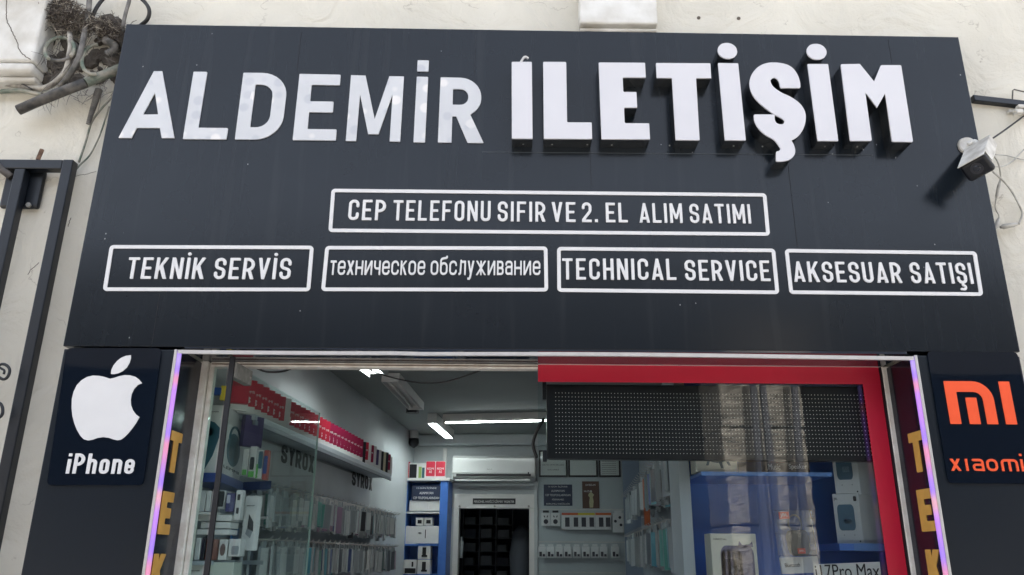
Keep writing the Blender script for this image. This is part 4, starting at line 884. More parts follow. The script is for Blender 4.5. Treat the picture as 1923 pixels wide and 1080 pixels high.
loop_tube(116, 96, 30, 17, .03, .008, -60, 170, CABG, 'dusty grey loop behind the cream loop', tilt=-.25)
loop_tube(178, 112, 24, 28, .01, .009, 60, 260, CABC, 'pale open loop right of the thick grey cable', tilt=.35)
k = MB(); P = [on_y(x_, y_, .0+dy) for x_, y_, dy in ((34, 207, 0), (75, 189, 0), (120, 171, 0), (162, 155, .0))]; k.tube(P, .0245, 14); cp = thing('conduit_pipe', 'stained dark pipe stub with cream ribbed end running behind the sign', 'pipe', tuple(P[0])); k.build('pipe', mat('stained_pipe', (.022, .022, .022), .6, var=.85, vscale=22, dark=(.12, .11, .095), detail=9), cp, smooth=True)
P = [on_y(160+i*.75, 155.5-i*.3, .0+i*.0008) for i in range(100)]; k = MB(); k.tube(P, [.0225+.0025*(i % 3 > 0) for i in range(100)], 12); k.build('ribbed_sleeve', CABC, cp)
k = MB(); k.box(0, 1, 0, 1, 0, 1, fr=lambda u, v, z: on_y(40+u*122, 214-u*52-z*10, .03+v*.03)); k.build('channel_edge', BLACKM, cp)
P = [on_y(196+20*math.sin(i*.06), 75+i*.55, .04) for i in range(50)]; k = MB(); k.tube(P, [.017+.003*(i % 3 > 0) for i in range(50)], 12); tag(k.build('ribbed_hose', CABG), 'dusty ribbed hose end under the nest edge', 'hose')
P = [on_y(186-i*.35, 168+i*1.1, .08) for i in range(60)]; k = MB(); k.tube(P, [.016*(1-i/110)+.003*(i % 3 > 0) for i in range(60)], 10); tag(k.build('ribbed_hose', CABG), 'frayed ribbed hose hanging below the pipe stub', 'hose')
cable([(213, 180, .08), (190, 205, .09), (172, 230, .10), (160, 270, .105), (148, 305, .105)], .005, CABC, 'thin cream wire hanging left of its twin beside the sign')
cable([(205, 200, .09), (195, 232, .10), (184, 262, .10), (168, 292, .105), (150, 310, .105), (134, 330, .11)], .0042, CABC, 'thin cream wire hanging nearer the sign edge')
cable([(-30, 176, .08), (0, 172, .08), (40, 170, .07), (62, 175, .07), (80, 178, .07)], .011, CABC, 'pale flaking cable lying along the wall ledge')
for i, pts in enumerate([[(10, 151, .07), (40, 157, .06), (60, 168, .06)], [(0, 148, .07), (30, 154, .07), (58, 158, .07)]]):
    cable(pts, .004, CABK, ['thin black wire along the upper side of the ledge', 'thin black wire dipping over the pale flaking cable'][i])
# nest of twigs
k = MB(); rnd = random.Random(3)
cen = [(85, 5, .05), (110, 18, .02), (140, 28, .0), (172, 46, .01), (198, 52, .03), (130, 50, .03), (95, 30, .04), (214, 62, .06), (120, 5, .05)]
for i in range(2300):
    c = rnd.choice(cen); p = on_y(c[0]+rnd.gauss(0, 13), c[1]+rnd.gauss(0, 8.5), c[2]+rnd.uniform(-.03, .04))
    L_ = rnd.uniform(.02, .075); d = Vector((rnd.gauss(0, 1), rnd.gauss(0, .6), rnd.gauss(0, .55))).normalized()*L_; m_ = Vector((rnd.gauss(0, .006), rnd.gauss(0, .006), rnd.gauss(0, .006)))
    k.cur = rnd.choice((0, 0, 1, 2, 2)); r_ = rnd.uniform(.0009, .0026)
    k.tube([p-d/2, p+m_, p+d/2], [r_*.6, r_, r_*.4], 4)
nest = k.build('bird_nest', [mat('dry_twig', (.11, .095, .078), .9), mat('pale_straw', (.32, .29, .24), .9), mat('dark_twig', (.05, .04, .035), .9)]); tag(nest, 'messy bird nest of dry twigs wedged between the corbel and sign', 'nest')
k = MB()
for i in range(130):
    x_ = rnd.uniform(75, 225); y_ = rnd.uniform(60, 185)+(150-x_)*.08; p = on_y(x_, y_, rnd.uniform(.0, .09)); d = Vector((rnd.gauss(0, .6), rnd.gauss(0, .4), rnd.gauss(-.6, .7))).normalized()*rnd.uniform(.03, .12)
    k.tube([p, p+d*.5+Vector((rnd.gauss(0, .01), 0, 0)), p+d], [.0014, .0012, .0005], 4)
tag(k.build('loose_straw', mat('grey_straw', (.13, .12, .11), .9)), 'stray straws hanging from the nest over the cables', 'straw', kind='stuff')
k = MB(); rr = random.Random(5)
for i in range(60):
    x_ = rr.uniform(80, 222); y_ = rr.uniform(8, 150); y_ = max(y_, 20+abs(x_-130)*.25); p = on_y(x_, y_, .095); s_ = rr.uniform(.012, .05)
    k.tube([p+Vector((0, .02, 0)), p, p+Vector((0, -.008, 0))], [s_, s_*.9, s_*.3], 7)
tag(k.build('mud_clump', mat('dried_mud', (.12, .105, .09), .95, var=.5, vscale=30, bump=.6, bscale=60)), 'dried mud packed round the cables under the nest', 'mud', kind='stuff')

# black steel frame at the left edge
YF = .03
bf = thing('steel_frame', 'black square tube frame bolted to the wall at the far left', 'frame', tuple(on_y(60, 700, YF)))
ft, fb = on_y(126, 308, YF), on_y(20, 800, YF); zt2 = (on_y(126, 308, YF).z+on_y(-5, 307, YF).z)/2; xr2 = ft.x; hw = .025
k = MB(); k.box(xr2-hw, xr2+hw, YF, YF+.05, -0+.3, zt2+hw); k.build('upright', BLACKM, bf, bev=.005)
xi = on_y(34, 330, YF).x
k = MB(); k.box(xi-hw, xi+hw, YF, YF+.05, .3, zt2-hw-.001); k.build('upright', BLACKM, bf, bev=.005)
k = MB(); k.box(-4.2, xr2-hw-.001, YF+.001, YF+.049, zt2-hw, zt2+hw-.001); k.build('top_rail', BLACKM, bf, bev=.005)
A = on_y(10, 330, .1); B = on_y(72, 392, .1)
k = MB(); k.box(A.x+.01, B.x, .085, YW-.002, B.z, on_y(60, 320, .1).z); k.build('wall_plate', BLACKM, bf, bev=.012)
p = on_y(55, 386, .08); k = MB(); k.cyl(p, p+Vector((0, -.012, 0)), .012, 6); k.build('bolt', PLATE, bf)
k = MB(); p = on_y(71, 300, .06); k.tube([p, p+Vector((.01, 0, .055))], .010, 8); k.build('bolt', RUST, bf)
k = MB(); k.tube([on_y(-20, 300, .02), on_y(22, 333, .05)], .018, 10); k.build('diagonal_brace', mat('worn_steel', (.10, .09, .085), .5, var=.5, vscale=20), bf, smooth=True)
k = MB(); k.tube(spline(pxs([(-12, 700, .0), (0, 710, .0), (9, 712, .0), (16, 705, .0), (18, 694, .0), (12, 686, .0), (3, 684, .0), (-10, 690, .0)]), 5), .0065, 8)
k.tube(spline(pxs([(-4, 688, .0), (2, 692, .0), (8, 696, .0), (7, 703, .0)]), 4), .005, 8)
k2 = MB(); k2.tube(spline(pxs([(-14, 755, .0), (0, 758, .0), (5, 768, .0), (3, 780, .0), (-8, 788, .0)]), 5), .007, 8)
tag(k2.build('iron_scroll', BLACKM, smooth=True), 'lower black iron hook shape inside the left steel frame', 'ironwork')
tag(k.build('iron_scroll', BLACKM, smooth=True), 'upper black iron curl with a small inner hook inside the left steel frame', 'ironwork')

# ================================================================== SHOP INTERIOR
# --- ceiling lamps
def tube_lamp(a, b, z, label, lit=2, w_=.14, fl=.0):
    A, B = on_z(*a, z), on_z(*b, z); d = (B-A); d.z = 0; L_ = d.length; d.normalize(); s = Vector((d.y, -d.x, 0))
    fr = lambda u, v, h: Vector((A.x, A.y, 0))+d*u+s*v+Vector((0, 0, h))
    t = thing('tube_lamp', label, 'lamp', tuple(fr(L_/2, 0, z)), 'tube lamps under the shop ceiling')
    k = MB(); k.box(0, L_, -w_/2, w_/2, z+.02, ZC-.002, fr=fr); k.box(0, L_, -w_/2, -w_/2+.004, z-.022*(lit != 1)-fl, z+.0195, fr=fr); k.box(0, L_, w_/2-.004, w_/2, z-.022*(lit != 1)-fl, z+.0195, fr=fr); k.build('housing', WHITEP, t)  # side flaps added to keep the tube light off the upper wall
    nt_ = max(1, lit) if lit >= 0 else 2
    for i in range(2 if lit != 1 else 1):
        o_ = (-w_*.24, w_*.24)[i] if lit != 1 else 0
        k = MB(); k.tube([fr(.03, o_, z), fr(L_-.03, o_, z)], .011, 10); k.build('tube', TUBE if lit > 0 else WHITEP, t, smooth=True)
    k = MB(); k.box(0, .03, -w_/2, w_/2, z-.02, z+.019, fr=fr); k.box(L_-.03, L_, -w_/2, w_/2, z-.02, z+.019, fr=fr); k.build('end_cap', WHITEP, t, bev=.004)
tube_lamp((668, 662), (712, 698), 2.87, 'lit twin tube lamp nearest the shop door', fl=.02)
tube_lamp((733, 712), (782, 766), 2.90, 'unlit tube lamp with a dark end between two lit ones', lit=0)
tube_lamp((811, 791), (845, 821), 2.87, 'short lit tube lamp pointing to the back corner', lit=2, w_=.09)
tube_lamp((832, 793), (1040, 789), 2.87, 'long single lit tube lamp lying crosswise', lit=1, w_=.04)
k = MB(); A = on_z(775, 768, 2.9); k.cyl(Vector((A.x, A.y, 2.86)), Vector((A.x, A.y, ZC-.002)), .06, 18); tag(k.build('ceiling_sensor', BLACKP), 'dark round sensor at the end of the unlit lamp', 'sensor')
X_, z_ = on_IY(777, 832, YB-.35); k = MB(); c = IW(X_, YB-.35, z_)
k.tube([c+UZ*.05, c, c-UZ*.03, c-UZ*.055], [.055, .06, .045, .01], 16); dc = thing('dome_camera', 'dark dome camera on a white bracket in the back left corner', 'camera', tuple(c)); k.build('dome', BLACKP, dc, smooth=True)
k = MB(); k.cyl(c+UZ*.051, Vector((c.x, c.y, ZC-.002)), .05, 14); k.build('stem', WHITEP, dc)
def sag(pts, y, r, label): return cable([(a, b, y) for a, b in pts], r, CABK, label)
cable([(672, 682, .5), (700, 697, .55), (740, 710, .6), (790, 719, .65), (835, 717, .6), (885, 702, .55), (935, 684, .5)], .004, CABK, 'thin black wire sagging behind the door head')
cable([(478, 690, .45), (500, 698, .5), (528, 698, .55), (548, 692, .5), (568, 684, .5)], .005, CABK, 'black wire drooping above the opened glass door')
cable([(1022, 786, .6), (1008, 810, .6), (1001, 835, .6), (1008, 860, .6)], .008, CABK, 'black lead curving down left of the dot display')

# --- back wall
bw = YB
def bq(x0, y0, x1, y1, Y=bw):
    X0, Z1 = on_IY(x0, y0, Y); X1, Z0 = on_IY(x1, y1, Y); return X0, X1, Z0, Z1
def ithing(name, label, cat, X, Y, z, group=None): return thing(name, label, cat, tuple(IW(X, Y, z)), group)
def ifont(body, X0, X1, z0, z1, Y, mt, parent, bold=.0, name='lettering', ext=.003):
    me = font_on(body, IW(X0, Y, z0), IW(X1, Y, z0), IW(X1, Y, z1), IW(X0, Y, z1), -DD, ext, .001, bold); return link_mesh(name, me, mt, parent)
# crosswise beam / cornice under ceiling
k = MB(); X0, X1, Z0, Z1 = bq(760, 818, 1040, 838); ib(k, XWL+.01, XWR-.01, YB-.12, YB-.002, Z0, ZC-.003); k.build('cornice', IWALL, bld, bev=.02)
k = MB(); X0, X1, Z0, Z1 = bq(833, 843, 838, 903); ib(k, X0, X1, YB-.04, YB-.002, Z0, Z1); k.build('conduit_cover', WHITEP, bld, bev=.004)
# air conditioner
X0, X1, Z0, Z1 = bq(852, 857, 1006, 906, bw-.12)
ac = ithing('air_conditioner', 'white wall mounted air conditioner above the back doorway', 'air conditioner', (X0+X1)/2, bw-.1, Z0)
k = MB(); hh = Z1-Z0; prof = [(bw-.003, Z1), (bw-.17, Z1), (bw-.21, Z1-.03), (bw-.215, Z0+.10), (bw-.19, Z0+.055), (bw-.10, Z0+.03), (bw-.003, Z0+.02)]
k.prism([IW(X0, a, b) for a, b in prof], EX*(X1-X0)); k.build('casing', mat('gloss_white_casing', (.56, .58, .58), .28, coat=.2), ac, bev=.01, seg=3)
k = MB(); ib(k, X0+.05, X1-.05, bw-.218, bw-.13, Z0+.062, Z0+.085); k.build('air_outlet', BLACKP, ac)
k = MB(); ib(k, X0+.04, X1-.06, bw-.235, bw-.13, Z0+.008, Z0+.022); k.build('louvre', WHITEP, ac, bev=.004)
ifont('Baymak', X0+.40, X0+.46, Z0+.13, Z0+.142, bw-.216, INK, ac)
k = MB(); ib(k, X1-.085, X1-.07, bw-.219, bw-.215, Z0+.085, Z0+.105); k.build('indicator', INK, ac)
# door frame
X0, X1, Z0, Z1 = dx0, dx1, 0, dz1
df = ithing('door_frame', 'white frame round the dark back doorway', 'door frame', (X0+X1)/2, bw, 0)
k = MB(); ib(k, X0-.05, X0+.012, bw-.03, bw+.1, 0, Z1+.0); ib(k, X1-.012, X1+.05, bw-.03, bw+.1, 0, Z1); ib(k, X0-.05, X1+.05, bw-.031, bw+.1, Z1+.001, Z1+.16); k.build('frame', WHITEP, df, bev=.006)
for a in (863, 929, 993):
    Xq, zq = on_IY(a, 951, bw-.035); k = MB(); p = IW(Xq, bw-.032, zq); k.cyl(p, p-DD*.012, .012, 8); k.build('hook', PLATE, df)
X0, X1, Z0, Z1 = bq(888, 936, 968, 947, bw-.035); t = ithing('notice_strip', 'narrow dark strip notice over the back doorway', 'sign', (X0+X1)/2, bw-.035, Z0)
k = MB(); ib(k, X0, X1, bw-.038, bw-.032, Z0, Z1); k.build('board', INK, t); ifont('PERSONEL HARİCİ GİRMEK YASAKTIR', X0+.015, X1-.015, Z0+.015, Z1-.015, bw-.039, VINYL, t)
# storeroom rack with boxes
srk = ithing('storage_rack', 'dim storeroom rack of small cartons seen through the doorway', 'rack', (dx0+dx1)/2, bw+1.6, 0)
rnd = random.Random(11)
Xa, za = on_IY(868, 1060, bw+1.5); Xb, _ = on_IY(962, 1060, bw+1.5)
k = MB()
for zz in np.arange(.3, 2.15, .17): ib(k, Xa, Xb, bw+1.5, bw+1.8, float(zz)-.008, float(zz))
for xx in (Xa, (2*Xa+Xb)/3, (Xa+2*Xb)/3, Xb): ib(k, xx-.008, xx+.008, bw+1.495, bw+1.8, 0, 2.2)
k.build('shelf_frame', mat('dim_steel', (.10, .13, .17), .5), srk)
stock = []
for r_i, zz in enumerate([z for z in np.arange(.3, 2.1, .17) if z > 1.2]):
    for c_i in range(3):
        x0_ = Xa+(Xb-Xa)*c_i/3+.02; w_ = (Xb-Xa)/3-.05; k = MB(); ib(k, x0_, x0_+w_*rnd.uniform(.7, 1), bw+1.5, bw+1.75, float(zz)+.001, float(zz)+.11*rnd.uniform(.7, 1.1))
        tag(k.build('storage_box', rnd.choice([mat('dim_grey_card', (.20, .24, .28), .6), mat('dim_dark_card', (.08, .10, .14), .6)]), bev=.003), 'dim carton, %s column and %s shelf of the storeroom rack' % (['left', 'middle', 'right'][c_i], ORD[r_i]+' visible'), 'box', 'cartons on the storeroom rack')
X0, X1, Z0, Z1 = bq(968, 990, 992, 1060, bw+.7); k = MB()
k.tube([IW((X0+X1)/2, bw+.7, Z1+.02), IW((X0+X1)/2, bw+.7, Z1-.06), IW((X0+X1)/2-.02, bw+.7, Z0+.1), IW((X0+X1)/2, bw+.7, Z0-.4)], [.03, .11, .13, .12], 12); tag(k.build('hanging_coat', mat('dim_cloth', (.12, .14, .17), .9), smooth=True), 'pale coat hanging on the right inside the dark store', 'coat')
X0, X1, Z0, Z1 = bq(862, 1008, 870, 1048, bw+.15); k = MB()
k.tube([IW((X0+X1)/2, bw+.15, Z0), IW((X0+X1)/2, bw+.15, Z1-.06), IW((X0+X1)/2, bw+.15, Z1-.04), IW((X0+X1)/2, bw+.15, Z1)], [.025, .025, .01, .01], 10); tag(k.build('bottle', mat('pale_bottle', (.4, .45, .48), .2), smooth=True), 'small pale bottle at the left jamb of the back doorway', 'bottle')

# frames, notice, poster
for (x0, x1, y0, lab, txt) in ((1012, 1066, 862, 'left document frame partly behind the display', 'UZMAN TEKNIK SERVIS\nSAHIBI'), (1067, 1123, 862, 'middle document frame with a bright reflection on its glass', None), (1124, 1166, 862, 'right document frame with ruled lines', None)):
    X0, X1, Z0, Z1 = bq(x0, y0, x1, 896, bw-.02); Z1 += .10
    t = ithing('document_frame', 'black '+lab, 'frame', (X0+X1)/2, bw-.02, Z0, 'framed documents on the back wall')
    k = MB(); ib(k, X0, X1, bw-.022, bw-.003, Z0, Z1); k.build('frame', BLACKP, t, bev=.004)
    k = MB(); ib(k, X0+.02, X1-.02, bw-.0245, bw-.0225, Z0+.02, Z1-.02); k.build('paper', mat('framed_paper', (.62, .66, .64), .08), t)
    if txt: ifont('SERVİS YETKİ BELGESİ', X0+.04, X1-.04, Z0+.13, Z0+.145, bw-.025, INK, t); ifont('SAHİBİ', X0+.10, X1-.10, Z0+.075, Z0+.09, bw-.025, INK, t)
    elif x0 > 1100:
        k = MB()
        for i in range(8): ib(k, X0+.035, X1-.05, bw-.0262, bw-.0247, Z0+.04+i*.022, Z0+.043+i*.022)
        k.build('printed_lines', INK, t)
def notice(x0, y0, x1, y1, label, Y, lines):
    X0, X1, Z0, Z1 = bq(x0, y0, x1, y1, Y); t = ithing('notice_board', label, 'notice', (X0+X1)/2, Y, Z0, 'navy shop notices')
    k = MB(); ib(k, X0, X1, Y-.004, Y, Z0, Z1); k.build('board', mat('navy_card', (.02, .03, .07), .5), t)
    n_ = len(lines); h_ = (Z1-Z0)/n_
    for i, l in enumerate(lines):
        wd = (X1-X0)*.88*min(1, len(l)/17); c_ = (X0+X1)/2; ifont(l, c_-wd/2, c_+wd/2, Z1-(i+1)*h_+h_*.26, Z1-i*h_-h_*.26, Y-.005, VINYL, t)
notice(1021, 910, 1075, 950, 'navy notice with white lines left of the brown poster', bw-.004, ['15 GÜN İÇİNDE', 'ALINMAYAN', 'CEP TELEFONLARINDAN', 'FİRMAMIZ', 'SORUMLU DEĞİLDİR'])
X0, X1, Z0, Z1 = bq(1093, 904, 1126, 955, bw-.004); t = ithing('poster', 'brown poster with a pale standing figure', 'poster', (X0+X1)/2, bw-.004, Z0)
k = MB(); ib(k, X0, X1, bw-.006, bw-.003, Z0, Z1); k.build('sheet', mat('brown_print', (.10, .045, .03), .5), t)
W_ = X1-X0; H_ = Z1-Z0; fig = [(.42, .03), (.62, .03), (.66, .25), (.62, .42), (.70, .50), (.60, .56), (.56, .58), (.57, .64), (.52, .67), (.47, .64), (.48, .58), (.40, .56), (.34, .48), (.44, .40), (.40, .25)]
k = MB(); k.prism([IW(X0+u*W_, bw-.0065, Z0+v*H_) for u, v in fig], -DD*.002); k.build('printed_figure', mat('cream_print', (.45, .42, .25), .6), t)
ifont('KAYBOLAN', X0+.04, X1-.04, Z1-.05, Z1-.03, bw-.0065, VINYL, t); ifont('HUZUR', X0+.02, X1-.08, Z1-.12, Z1-.10, bw-.0065, VINYL, t)
k = MB(); ib(k, *bq(1003, 862, 1010, 1085, bw-.02)[:2], bw-.03, bw-.002, 1.0, 2.6); k.build('wall_batten', IWALL, bld, bev=.003)
# slat wall with hanging accessories
X0, X1, Z0, Z1 = bq(1012, 955, 1178, 1100, bw-.015); sr = ithing('accessory_board', 'pale slatted board on the back wall holding blister packs', 'display board', (X0+X1)/2, bw-.01, Z0-.6)
k = MB(); ib(k, X0, X1, bw-.014, bw-.003, Z0-.6, Z1); k.build('board', IWALL, sr)
for yy in (957, 1018, 1075):
    _, zz = on_IY(1090, yy, bw-.015); k = MB(); ib(k, X0, X1, bw-.02, bw-.0142, zz-.006, zz+.006); k.build('slat', ALU, sr)
def blister(kind):
    """hanging pack: local x width, z up, front -y, top at 0"""
    t = empty('accessory_pack', (0, 0, 0)); w_, h_ = {'ear': (.10, .17), 'case': (.10, .21), 'slim': (.085, .15), 'wide': (.12, .24)}[kind.split('_')[0]]
    k = MB(); k.box(-w_/2, w_/2, -.012, .012, -h_, -.03); k.build('card', CARDW, t, bev=.003, local=True)
    if kind in ('case_orange', 'case_red'):
        k = MB(); k.box(-w_/2, w_/2, -.0145, -.0125, -.055, -.03); k.build('header', CARDO if kind == 'case_orange' else mat('coral_card', (.55, .10, .05), .5), t, local=True)
    elif kind == 'case_yellow':
        k = MB(); k.box(-w_/2, w_/2, -.0145, -.0125, -.055, -.03); k.build('header', CARDY, t, local=True)
    else:
        k = MB(); k.box(-w_/3, w_/3, -.006, .006, -.028, -.005); k.build('hanger_tab', BLACKP if kind == 'ear' else CARDW, t, local=True)
    k = MB()
    if kind == 'ear':
        k.tube([(-.022, -.014, -.06), (-.012, -.014, -.08)], .006, 6); k.tube([(.022, -.014, -.06), (.012, -.014, -.08)], .006, 6); k.tube([(0, -.0125, -.125), (0, -.018, -.125)], .026, 14)
    elif kind.startswith('case'): k.box(-w_*.12, w_*.38, -.018, -.013, -h_+.03, -.08)
    elif kind == 'slim': k.box(-.03, -.002, -.016, -.0125, -h_+.015, -h_+.065); k.box(.006, .032, -.016, -.0125, -h_+.015, -h_+.04)
    else:
        for a, b in ((-.03, -.12), (.02, -.08), (.03, -.16)): k.tube([(a, -.0125, b), (a, -.018, b)], .016, 10)
    k.build('product', mat('dark_product', (.035, .035, .05), .35), t, local=True)
    return t
protos = {}
lst1 = [(1025, 'ear', 'white pack with black round earphone case'), (1043, 'ear', 'white pack with black tall earphone case'), (1063, 'case_red', 'white pack with red header and earbuds'), (1079, 'case_orange', 'orange headed pack with dark square product'), (1093.5, 'case_yellow', 'yellow headed pack with grey case'), (1108.5, 'case_yellow', 'yellow headed pack with dark case'), (1126, 'case_orange', 'orange headed pack with mauve case'), (1139, 'case_orange', 'orange headed pack with pink product'), (1160, 'wide', 'large pale blue pack at the row end')]
lst2 = [(1018, 'slim'), (1034, 'slim'), (1050, 'slim'), (1066, 'slim'), (1083, 'slim'), (1100, 'slim'), (1117, 'slim'), (1133, 'slim'), (1155, 'slim')]
def place_pack(kind, px, py, Y, label, group, sc_=1.0):
    Xq, zq = on_IY(px, py, Y)
    if kind not in protos: protos[kind] = o = blister(kind)
    else: o = copy_tree(protos[kind])
    o.location = IW(Xq, Y, zq); o.rotation_euler = (0, 0, IROT+random.uniform(-.06, .06)); o.scale = (sc_,)*3
    tag(o, label, 'pack', group); return o
for i, (px, kd, lb) in enumerate(lst1): place_pack(kd, px, 958, bw-.07, '%s, %s in the upper accessory row' % (lb, ORD[i]), 'packs hanging on the back wall')
for i, (px, kd) in enumerate(lst2): place_pack(kd, px, 1021, bw-.07, 'small white cable pack, %s in the lower accessory row' % ORD[i], 'packs hanging on the back wall')

# --- blue cabinet in the back left corner
YC = bw-.32
X0, X1, Z0, Z1 = bq(728, 903, 842, 908, YC)
cb = ithing('blue_cabinet', 'bright blue display cabinet in the back left corner', 'cabinet', (X0+X1)/2, YC, 0)
k = MB(); ib(k, X0, X1, bw-.02, bw-.003, 0, Z1-.001); k.build('back_board', BLUE, cb)
k = MB(); ib(k, X1-.09, X1, YC, bw-.021, 0, Z1-.001); k.build('side_board', BLUE, cb, bev=.004)
k = MB(); ib(k, XWL+.002, X0+.12, YC, bw-.021, 0, Z1-.001); k.build('side_board', BLUE, cb, bev=.004)
k = MB(); ib(k, XWL+.002, X1+.02, YC-.02, bw-.004, Z1, Z1+.03); k.build('top_board', WHITEP, cb, bev=.004)
for yy in (962, 1023, 1079):
    _, zz = on_IY(790, yy, YC); k = MB(); ib(k, X0+.121, X1-.091, YC+.01, bw-.022, zz-.012, zz+.006); k.build('shelf', WHITEP if yy == 962 else BLUE, cb)
notice(774, 912, 828, 940, 'navy notice with white lines inside the blue cabinet', YC+.02, ['15 GÜN İÇİNDE', 'ALINMAYAN', 'CEP TELEFONLARINDAN'])
def cbox(x0, y0, x1, y1, label, mt=CARDW, Y=None, dep=.12, prints=(), text=None, group='cartons in the blue cabinet', tcol=None, name='carton', cat='box'):
    Y = YC+.03 if Y is None else Y; X0, X1, Z0, Z1 = bq(x0, y0, x1, y1, Y)
    t = ithing(name, label, cat, (X0+X1)/2, Y, Z0, group)
    k = MB(); ib(k, X0, X1, Y, Y+dep, Z0, Z1); k.build('box', mt, t, bev=.003)
    W_, H_ = X1-X0, Z1-Z0
    for (u0, u1, v0, v1, m_) in prints:
        k = MB(); pts = rounded(u0*W_, u1*W_, v0*H_, v1*H_, min((u1-u0)*W_, (v1-v0)*H_)*.1, 4); k.prism([IW(X0+a, Y-.001, Z0+b) for a, b in pts], -DD*.0015); k.build('printed_picture', m_, t)
    if text:
        for tx, u0, u1, v0, v1 in text: ifont(tx, X0+u0*W_, X0+u1*W_, Z0+v0*H_, Z0+v1*H_, Y-.001, tcol or INK, t)
    return t
FT = Z1
topY = YC+.01
zt3 = None
GR = 'cartons along the top of the blue cabinet'
def topbox(x0, x1, h_px, label, mt, prints=(), text=None, tcol=None): return cbox(x0, 903.2-h_px, x1, 902.4, label, mt, Y=topY, dep=.06, prints=prints, text=text, group=GR, tcol=tcol)
topbox(749.5, 767.5, 36, 'red phone carton reading 14C on the blue cabinet', CARDR, text=[('REDMI', .1, .7, .72, .84), ('14C', .08, .92, .36, .66)], prints=[(.02, .98, .01, .14, VINYL)], tcol=VINYL)
topbox(768.5, 783, 33, 'white phone carton with a dark rounded phone picture', CARDW, prints=[(.08, .92, .06, .94, INK)])
topbox(784.5, 799, 33, 'white phone carton with green and navy phone pictures', CARDW, prints=[(.15, .5, .1, .8, mat('lime_print', (.3, .42, .12), .5)), (.55, .85, .1, .75, TEAL)])
topbox(800.5, 816.5, 37, 'red and white phone carton second from the right end', CARDW, prints=[(.02, .98, .22, .99, CARDR)], text=[('REDMI', .15, .85, .56, .66), ('A5', .35, .65, .38, .52)], tcol=VINYL)
topbox(818.5, 835.5, 37, 'red and white phone carton at the right end', CARDW, prints=[(.02, .98, .22, .99, CARDR)], text=[('REDMI', .15, .85, .56, .66), ('A5', .35, .65, .38, .52)], tcol=VINYL)
cbox(769, 939.5, 805, 959.5, 'plain white carton left below the cabinet notice'); cbox(806, 939, 827.5, 959.5, 'plain white carton right below the cabinet notice')
cbox(781, 972, 794.5, 987, 'small white gadget carton, left of a pair', prints=[(.25, .8, .25, .7, INK)], Y=YC+.05); cbox(797, 972, 811.5, 987, 'small white gadget carton, right of a pair', prints=[(.25, .8, .25, .7, INK)], Y=YC+.05)
cbox(747, 988, 782, 1022, 'large white router carton on the middle cabinet shelf', prints=[(.22, .25, .3, .8, INK)]); cbox(783, 988, 827, 1021, 'wide white carton beside the large router carton', prints=[(.35, .38, .3, .8, INK)], text=[('MESH', .08, .2, .55, .65)])
cbox(785.5, 1024, 808, 1050, 'upper white camera carton of a stacked pair', prints=[(.35, .65, .3, .85, INK), (.3, .75, .15, .3, INK)], Y=YC+.02); cbox(784.5, 1051, 807.5, 1078, 'lower white camera carton of a stacked pair', prints=[(.35, .65, .3, .85, INK), (.3, .75, .15, .3, INK)], Y=YC+.02)
cbox(738, 1051, 758, 1078, 'white and black carton at the cabinet left, lower shelf', prints=[(.05, .95, .05, .4, INK), (.6, .75, .5, .85, INK)], Y=YC+.0); cbox(760, 1051, 781, 1078, 'white and black carton beside the stacked camera cartons', prints=[(.05, .95, .05, .4, INK), (.6, .75, .5, .85, INK)], Y=YC+.0)
cbox(728, 992, 739, 1026, 'narrow white pack hanging at the cabinet front edge', prints=[(.2, .8, .1, .35, INK), (.3, .8, .7, .95, INK)], Y=YC-.06, dep=.02)

# --- left wall: shelf, header boards, racks
XS = -1.66; YS0 = 4.05; YS1 = on_IX(735, 891, XS)[0]
zs = on_IX(600, 831, XS)[1]
ls = ithing('wall_shelf', 'long grey shelf on the left wall carrying phone cartons', 'shelf', -1.7, 5.5, zs-.04)
k = MB(); ib(k, XWL+.002, XS, YS0, YS1, zs-.03, zs); k.build('board', GREYP, ls, bev=.003)
k = MB(); ib(k, XS-.012, XS+.004, YS0, YS1, zs-.055, zs-.031); k.build('fascia', mat('shelf_fascia', (.18, .21, .25), .4), ls, bev=.002)
XH = -1.84
hb = ithing('header_board', 'silvery header board with black brand lettering under the shelf', 'sign', XH, 5.5, 2.0)
zh1 = zs-.057; zh0 = on_IX(586, 925, XH)[1]
k = MB(); ib(k, XH-.01, XH, YS0+.1, YS1-.02, zh0, zh1); k.build('board', SILV, hb)
def xword(word, q, X, parent, m_):
    pts = [on_IX(a, b, X) for a, b in q]; P = [IW(X, y, z) for y, z in pts]; me = word_mesh(word, (0, 0, 0), (1, 0, 0), 1, (0, 0, 1), t=.22, wide=.62, gap=.12, ext=.001, upv=Vector((0, 1, 0)))
    fn = quad_map(P[0], P[1], P[2], P[3], EX); lay(me, lambda u, v, d: fn(u, v, .002+d)); return link_mesh('lettering', me, m_, parent)
xword('SYROX', [(660, 911), (698, 922), (699, 897), (661, 885)], XH, hb, INK)
xword('SYROX', [(526, 868), (588, 889), (590, 858), (529, 834)], XH, hb, INK)
